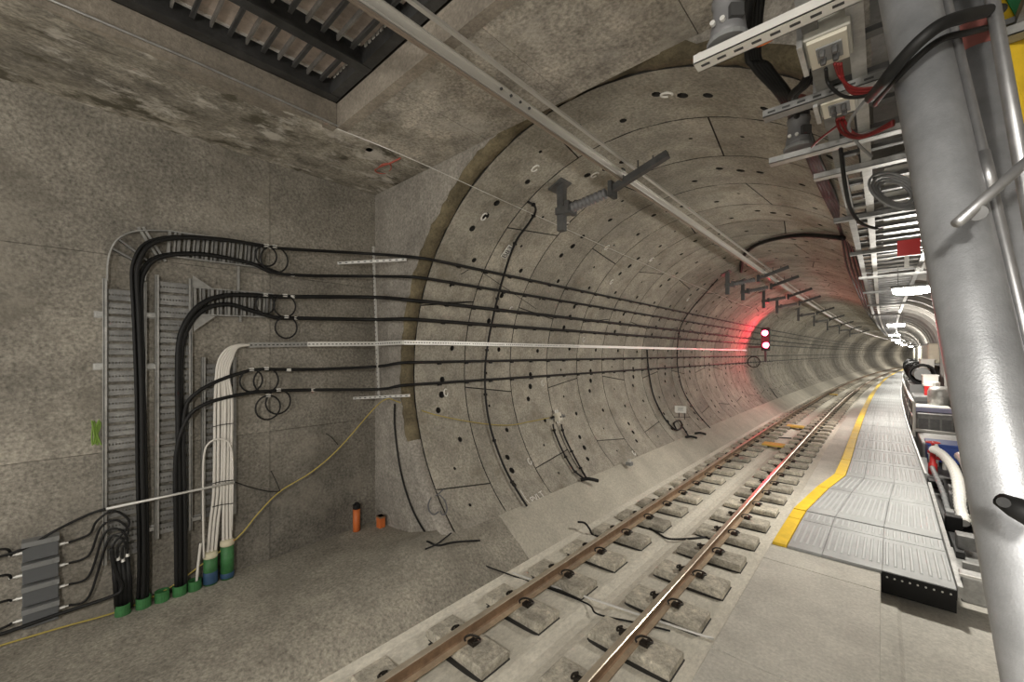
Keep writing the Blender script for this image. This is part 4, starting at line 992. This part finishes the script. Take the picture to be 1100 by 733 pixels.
for i, y in enumerate((31, 37, 43, 50, 58)):
    e = empty('wrapped_load', (1.85+bend(y), y, 2.75), ('nearest', 'second', 'third', 'fourth', 'farthest')[i]+' pale wrapped load stacked against the right wall', 'load', 'wrapped loads')
    bevel(link('wrap', MB().cbox((0,0,.5), .45, 4.0, 1.0).mesh('wr', 'canvas'), e), .08); link('shelf', MB().cbox((0,0,-.05), .5, 4.2, .1).box(-.2,-.14,-2,-1.9,-3.1,-.1).box(-.2,-.14,1.9,2,-3.1,-.1).mesh('pl', 'galv_dull'), e)
    for k in range(6): link('strap', MB().cbox((0,-1.7+.68*k,.5), .47, .05, 1.02).mesh('sp', 'plastic_mid'), e)
for i, y in enumerate((27.0, 29.3)):
    thing_box('white_crate', (1.62+bend(y), y, 2.7 if i else 2.0), .5, .9, .5, 'white', ('nearer', 'farther')[i]+' white crate on top of the equipment row', 'crate', lidm('white', .54, .94, .5, .05))
rl = tag(MB().tube(cr([Vector((1.25,14,3.75)), Vector((1.3,14,3.4)), Vector((1.36,14,3.1)), Vector((1.3,14,2.95))], 5), .05, 8).build('red_strap', 'red', smooth=True), 'red strap hanging in front of the ribbed vault', 'strap')

# ------------------------------------------------------------------ overhead cable ladder on the right
ZG = 4.95
gl = empty('cable_ladder', (0, 3, ZG), 'overhead steel cable ladder running down the right of the tunnel', 'cable ladder')
GY = [-4, 0, 1.5]+YS
for x, m in ((-.10,'galv'), (-.28,'galv_dull'), (.55,'galv_dull')):
    loc(MB().sweep([(-.035,0),(.035,0),(.035,.012),(.03,.07),(-.03,.07),(-.035,.012)], GY, x=x, z=ZG).build('side_rail', m, gl))
rg_m = MB().box(-.1,.55,-.03,.03,0,.03).mesh('rung', 'steel_grey'); rg2 = MB().box(-.28,-.1,-.03,.03,0,.03).mesh('rung', 'steel_grey')
yy = -2.5
while yy < 62:
    loc(link('rung', rg_m, gl, (bend(yy), yy, ZG+.03))); loc(link('rung', rg2, gl, (bend(yy), yy, ZG+.03))); yy += .42 if yy < 20 else .8
XH = 3.4
for i, (y, x0, m) in enumerate(((2.48,-.80,'strut'),(3.36,-.62,'galv_dull'),(4.2,-.73,'galv'),(4.85,-.48,'galv'),(6.6,-.45,'galv_dull'),(9,-.40,'galv_dull'),(12,-.38,'galv_dull'),(15,-.38,'galv_dull'),(19,-.38,'galv_dull'),(24,-.38,'galv_dull'))):
    loc(MB().box(x0+bend(y), .7+bend(y), y-.045, y+.045, ZG-.05, ZG-.045).box(x0+bend(y), .7+bend(y), y-.045, y-.04, ZG-.05, ZG).box(x0+bend(y), .7+bend(y), y+.04, y+.045, ZG-.05, ZG).build('cross_arm', m, gl))
    if i < 2:
        s = MB()
        for k in range(9): s.box(x0+.03+.085*k, x0+.075+.085*k, y-.0455 if i else y-.01, y-.0445 if i else y+.01, ZG-.032 if i else ZG-.0512, ZG-.018 if i else ZG-.0501)
        loc(s.build('slots', 'ink', gl))['kind'] = 'stuff'
    for x in (.62,): loc(MB().box(x-.02+bend(y), x+.02+bend(y), y-.02, y+.02, ZG, 5.45 if y > YH else 6.3).build('drop_rod', 'galv_dull', gl))
# near tray plates visible between the rails
for y in (5.6, 6.4, 7.2, 8.0, 8.8, 9.6):
    loc(MB().box(.02,.5,y-.3,y+.3,ZG+.065,ZG+.075).build('tray_plate', 'galv', gl))
    loc(MB().box(-.26,-.12,y-.2,y+.2,ZG+.065,ZG+.075).build('tray_plate', 'strut' if y < 8 else 'galv_dull', gl))
loc(MB().box(-.05,.52,-3,5.2,ZG+.28,ZG+.32).build('back_tray', 'galv_dull', gl))
# terminal boxes under the ladder
for (y0, y1, lab) in ((2.67,2.95,'nearer cream terminal box with red cables under the ladder'), (3.38,3.62,'farther cream terminal box with red cables under the ladder')):
    e = empty('terminal_box', (-.215, (y0+y1)/2, ZG-.06), lab, 'terminal box')
    hy = (y1-y0)/2
    bevel(link('body', MB().box(-.1,.1,-hy,hy,.02,.40).mesh('tbx', 'boxgrey'), e), .008)
    cv = bevel(link('cover', MB().box(-.085,.085,-hy+.01,hy-.01,0,.02).mesh('tbc', 'cream'), e), .004)
    link('side_strip', MB().box(-.125,-.1,-hy-.01,hy+.01,-.01,.42).mesh('tbs', 'galv'), e)
    link('gland_plate', MB().box(-.05,.06,-.07,.07,-.008,0).mesh('tbg', 'plastic_mid'), cv)
    for dx in (-.025,.03):
        for dy in (-.04,.035): link('gland', MB().lathe([(.012,-.035),(.015,-.02),(.015,0)], (dx,dy,-.008), n=8).mesh('tgl', 'steel_grey'), cv)
def wire(pts, r, m, lab, name='control_cable'):
    return tag(MB().tube(cr(pts, 7), r, 8).build(name, m, smooth=True), lab, 'cable')
g1 = Vector((-.19, 2.84, ZG-.12)); g2 = Vector((-.19, 3.53, ZG-.12))
for k in range(3):
    wire([g1+Vector((.012*k,.01*k,0)), Q(902+2*k,82+2*k,2.3), Q(915,94+3*k,2.2), Q(935,95+3*k,2.05), Q(948,91+2*k,1.95)], .008, 'red_cable', ('left','middle','right')[k]+' dark red cable curving from the nearer terminal box')
wire([g1+Vector((-.04,.02,0)), Q(890,90,2.35), Q(905,103,2.25), Q(925,104,2.1), Q(946,98,1.97)], .009, 'green_paint' if False else 'cable', 'black cable curving from the nearer terminal box')
for k in range(3):
    wire([g2+Vector((.015*k-.03,0,0)), Q(899+4*k,130,2.8), Q(905+6*k,143,2.7), Q(925+3*k,148-1.5*k,2.5), Q(960,134-2*k,2.3)], .009, 'red_cable', ('left','middle','right')[k]+' dark red cable curving from the farther terminal box')
wire([Q(932,105,2.4), Q(916,125,2.6), Q(912,138,2.7), Q(922,155,2.8), Q(936,168,2.9)], .010, 'graycable', 'grey cable hanging below the farther terminal box')
wire([Q(900,135,2.9), Q(880,150,3.1), Q(872,158,3.3)], .008, 'red_cable', 'dark red cable running left under the third cross arm')
wire([Q(903,160,3), Q(908,200,3.3), Q(914,225,3.6), Q(925,240,3.8), Q(942,246,4)], .014, 'cable', 'black cable hanging along the ladder rail')
for k in range(4):
    c = Q(962, 205, 3.4); r = .17-.022*k
    tag(MB().tube(ring_pts(c+Vector((0,.02*k,0)), r, (.5,-.7,.35), 20, r*1.25), .011, 8, closed=True).build('cable_coil', 'graycable', smooth=True), ('outermost','second','third','innermost')[k]+' grey cable coil stowed on the ladder behind the pole', 'cable coil')
# thick black cables over the lining at upper right
BK = [LA(58,y,.10) for y in (2.2,)]
for k in range(5):
    pts = [Vector((-.55+.05*k, 2.4, 6.0)), Q(802+3*k,45,2.9), Q(810+4*k,72,3.0), Q(838+3*k,104,3.2), Q(856+3*k,140,3.9), Q(870+3*k,175,4.7), Q(884+3*k,208,5.9), Q(903+2.5*k,250,8.2)]
    pts += [LA(52-2.2*k, y, .12) for y in (14, 18, 24, 32, 42, 60, 90)]
    tag(MB().tube(cr(pts, 5), .022, 8).build('feeder_cable', 'cable', smooth=True), ('leftmost','second','third','fourth','rightmost')[k]+' feeder cable of the bundle along the upper right lining', 'cable', 'feeder cables')
for k in range(2):
    wire([Q(872+6*k,70,2.7), Q(862+5*k,90,2.8), Q(850+4*k,104,3.0), Q(856,125,3.3)], .022, 'cable', ('left','right')[k]+' thick black cable joining the feeder bundle', 'feeder_cable')
wire([Q(806,-10,2.6), Q(801,15,2.7), Q(797,48,2.8)], .045, 'cable', 'thick black hose hanging beside the nearer horn beacon', 'feeder_cable')
wire([Q(790,50,2.42), Q(812,50,2.42), Q(830,42,2.4), Q(840,27,2.35)], .006, 'orange', 'thin orange wire under the slotted cross arm')
# beacons standing on the cross arms
for (u, v, y, lab) in ((782,32,2.53,'nearer grey lamp housing on the slotted cross arm'), (858,160,4.22,'farther grey lamp housing on the third cross arm')):
    p = P(u, v, Y=y); z0 = ZG+.03; r_ = .105
    e = empty('lamp_housing', (p.x, y+.0, z0), lab, 'lamp housing')
    link('flange', MB().lathe([(r_*1.05,0),(r_*1.05,.025),(r_*.95,.03)], (0,0,0), n=20).mesh('fg', 'plastic_mid'), e)
    hb = link('housing', MB().lathe([(r_*.92,.03),(r_*.9,.06),(r_*.78,.15),(r_*.72,.22),(r_*.8,.23),(r_*.8,.26)], (0,0,0), n=20).mesh('hs', 'insul', True), e)
    for k in range(4): link('fin', MB().lathe([(r_*.62,0),(r_*.74,.005),(r_*.74,.02),(r_*.62,.025)], (0,0,.27+.03*k), n=20).mesh('fn', 'steel_dark'), e)
    link('dome', MB().lathe([(r_*.6,.38),(r_*.5,.44),(r_*.1,.47)], (0,0,0), n=20).mesh('dm', 'red_paint', True), e)
    link('badge', MB().cbox((.06,-.075,.12), .07, .03, .07, rz=.7).mesh('bd', 'ink'), hb)
    for dx in (-.05, .0): link('bolt', MB().lathe([(.014,0),(.014,.02)], (dx,-.095,.09), (0,-1,0), 8).mesh('bo', 'strut'), hb)
rs_ = tag(MB().cbox(Q(976,266,4.2), .17, .03, .16).build('red_plate', 'red'), 'square red plate hanging under the cable ladder', 'plate')
link('white_tail', MB().cbox(Q(974,281,4.2), .035, .02, .11).mesh('wt', 'strut'), rs_)

# ------------------------------------------------------------------ lamps
def lamp(y, lab):
    x, z = .44+bend(y), 4.47; k = LAMP_K.get(y, 1.0)
    e = empty('tunnel_lamp', (x, y, z), lab, 'lamp', 'tunnel lamps')
    bevel(link('housing', MB().cbox((0,0,.055), .62, .34, .05).mesh('lh', 'plastic_mid'), e), .02)
    _d = MB().lathe([(.28,.03),(.28,-.03),(.24,-.07),(.12,-.085),(.01,-.09)][::-1], (0,0,0), n=24); _d.v = [(x, y*.55, z) for x, y, z in _d.v]; link('diffuser', _d.mesh('ld', 'lamp_on'), e)
    for s in (-.2, .2): link('hanger', MB().cbox((s,0,.28), .015, .015, .42).mesh('lhg', 'galv_dull'), e)
    l = bpy.data.lights.new('lamp_light', 'AREA'); l.shape = 'RECTANGLE'; l.size = .54; l.size_y = .18; l.energy = LAMP_POWER*.6*k; l.color = (1, .95, .86); l.spread = math.radians(178)
    lo = bpy.data.objects.new('lamp_light', l); COL.objects.link(lo); lo.parent = e; lo.location = (0,0,-.1)
    l = bpy.data.lights.new('lamp_glow', 'POINT'); l.energy = LAMP_POWER*1.35*k; l.color = (1, .95, .86); l.shadow_soft_size = .12
    lo = bpy.data.objects.new('lamp_glow', l); COL.objects.link(lo); lo.parent = e; lo.location = (0,0,-.21)
LN = {-13.0:'lamp far behind the camera under the cable ladder', -1.8:'lamp just behind the camera under the cable ladder', 11.0:'nearest bright white lamp under the cable ladder', 24.0:'second bright lamp down the cable ladder', 37.0:'third bright lamp down the cable ladder', 50.0:'fourth bright lamp down the cable ladder', 63.0:'fifth bright lamp down the cable ladder', 80.0:'sixth bright lamp far down the ladder', 100.0:'seventh bright lamp far down the ladder', 125.0:'eighth bright lamp far down the ladder', 155.0:'ninth bright lamp far down the ladder', 190.0:'farthest bright lamp down the ladder'}
for y in LAMP_Y: lamp(y, LN[y])

# ------------------------------------------------------------------ silver pole at right, conduits, panel
def line3(a, b, za, zb):      # extend the 3D line a-b to two heights
    d = b-a
    return a+d*((za-a.z)/d.z), a+d*((zb-a.z)/d.z)
A = Q(976,0,1.72); B = Q(1054,380,1.32)
d_ = (A-B).normalized()
sp = empty('steel_pole', line3(B, A, -.36, 5)[0], 'thick silver leaning steel pole at the right edge', 'pole')
a, b = line3(B, A, -.3, 6.0)
loc(MB().tube([a, b], .088, 40).build('tube', 'pole', sp, True))
loc(MB().cbox(a, .4, .4, .06).build('foot_plate', 'steel_grey', sp))
# thin conduit on the pole
_o = Vector((CT, ST, 0))*.088+Vector((ST, -CT, 0))*.056
a2, b2 = line3(B+_o, A+_o, 1.2, 6.0)
c1 = tag(MB().tube([a2, b2], .016, 12).build('pole_conduit', 'pipe_silver', smooth=True), 'thin silver conduit strapped along the pole', 'conduit')
link('coupling', MB().tube([a2.lerp(b2,.545), a2.lerp(b2,.575)], .019, 12).mesh('cp', 'pipe_silver', True), c1)
# second, thicker tube behind
a3, b3 = line3(Q(1105,380,1.62), Q(1034,0,2.05), -.3, 6.0)
s2 = tag(MB().tube([a3, b3], .10, 32).build('steel_tube', 'pole', smooth=True), 'second silver tube close behind the leaning pole', 'pole')
link('red_mark', MB().tube([a3.lerp(b3,.785), a3.lerp(b3,.808)], .1012, 32, caps=False).mesh('rmk', 'red_paint', True), s2)
a4, b4 = line3(Q(1098,180,1.45), Q(1066,0,1.62), 3.1, 6.0)
tag(MB().tube([a4, b4], .021, 12).build('silver_pipe', 'pipe_silver', smooth=True), 'slim shiny pipe right of the pole beside the yellow panel', 'pipe')
# diagonal brace with bolt
br = empty('brace_rod', Q(1030,240,1.22), 'slim steel brace rod bolted to the pole', 'brace')
loc(MB().tube([Q(1028,240,1.20), Q(1100,176,1.25), Q(1150,130,1.28)], .015, 10).build('rod', 'pipe_silver', br, True))
loc(MB().lathe([(.022,0),(.022,.02)], Q(1050,229,1.22), ray(1050,229)*-1, 12).build('bolt', 'steel_grey', br))
br2 = empty('brace_rod', Q(1082,541,1.0), 'dark brace lug bolted low on the pole', 'brace')
loc(MB().tube([Q(1074,537,1.03), Q(1090,545,1.0), Q(1130,566,.95)], [.018,.026,.03], 10).build('rod', 'cable', br2, True))
loc(MB().lathe([(.012,0),(.012,.02)], Q(1078,540,.99), ray(1078,540)*-1, 12).build('bolt', 'cable', br2))
# black cable looped over the pole
tag(MB().tube(cr([Q(935,105,1.9), Q(948,90,1.62), Q(962,72,1.53), Q(985,47,1.45), Q(1010,27,1.42), Q(1035,18,1.45), Q(1060,12,1.6), Q(1075,10,1.9)], 7), .022, 12).build('black_hose', 'cable', smooth=True), 'thick black cable looped over the silver pole', 'cable')
tag(MB().tube(cr([Q(940,112,1.95), Q(956,92,1.66), Q(985,62,1.52), Q(1012,42,1.50), Q(1040,35,1.55), Q(1060,30,1.7)], 7), .012, 10).build('black_hose', 'cable', smooth=True), 'thinner black cable below the thick one on the pole', 'cable')
# yellow and green panel
yp = [Q(1064,-60,2.2), Q(1066,0,2.2), Q(1080,60,2.2), Q(1103,115,2.2), Q(1130,150,2.2), Q(1160,-60,2.2)]
n_ = Vector((ST, -CT, 0))*-1
e = empty('yellow_board', Q(1103,115,2.2), 'yellow panel with green corner at the top right', 'panel')
loc(MB().prism(yp, (0,0,0), n_*.05).build('panel', 'yellow', e))
gp = [Q(1080,-60,2.19), Q(1082,0,2.19), Q(1092,18,2.19), Q(1105,32,2.19), Q(1150,40,2.19), Q(1155,-60,2.19)]
loc(MB().prism(gp, (0,0,0), n_*.004).build('green_patch', 'green_paint', e))
pk = empty('perforated_bracket', Q(1095,150,2.6), 'dull perforated bracket behind the yellow panel', 'bracket')
loc(MB().bar(Q(1080,60,2.6), Q(1112,230,2.5), .12, .02, up=n_).build('plate', 'galv_dull', pk))
for i in range(7): loc(MB().cbox(Q(1082,60,2.58).lerp(Q(1112,230,2.48), (i+.5)/7), .03, .01, .05, rz=TH).build('slot', 'ink', pk))
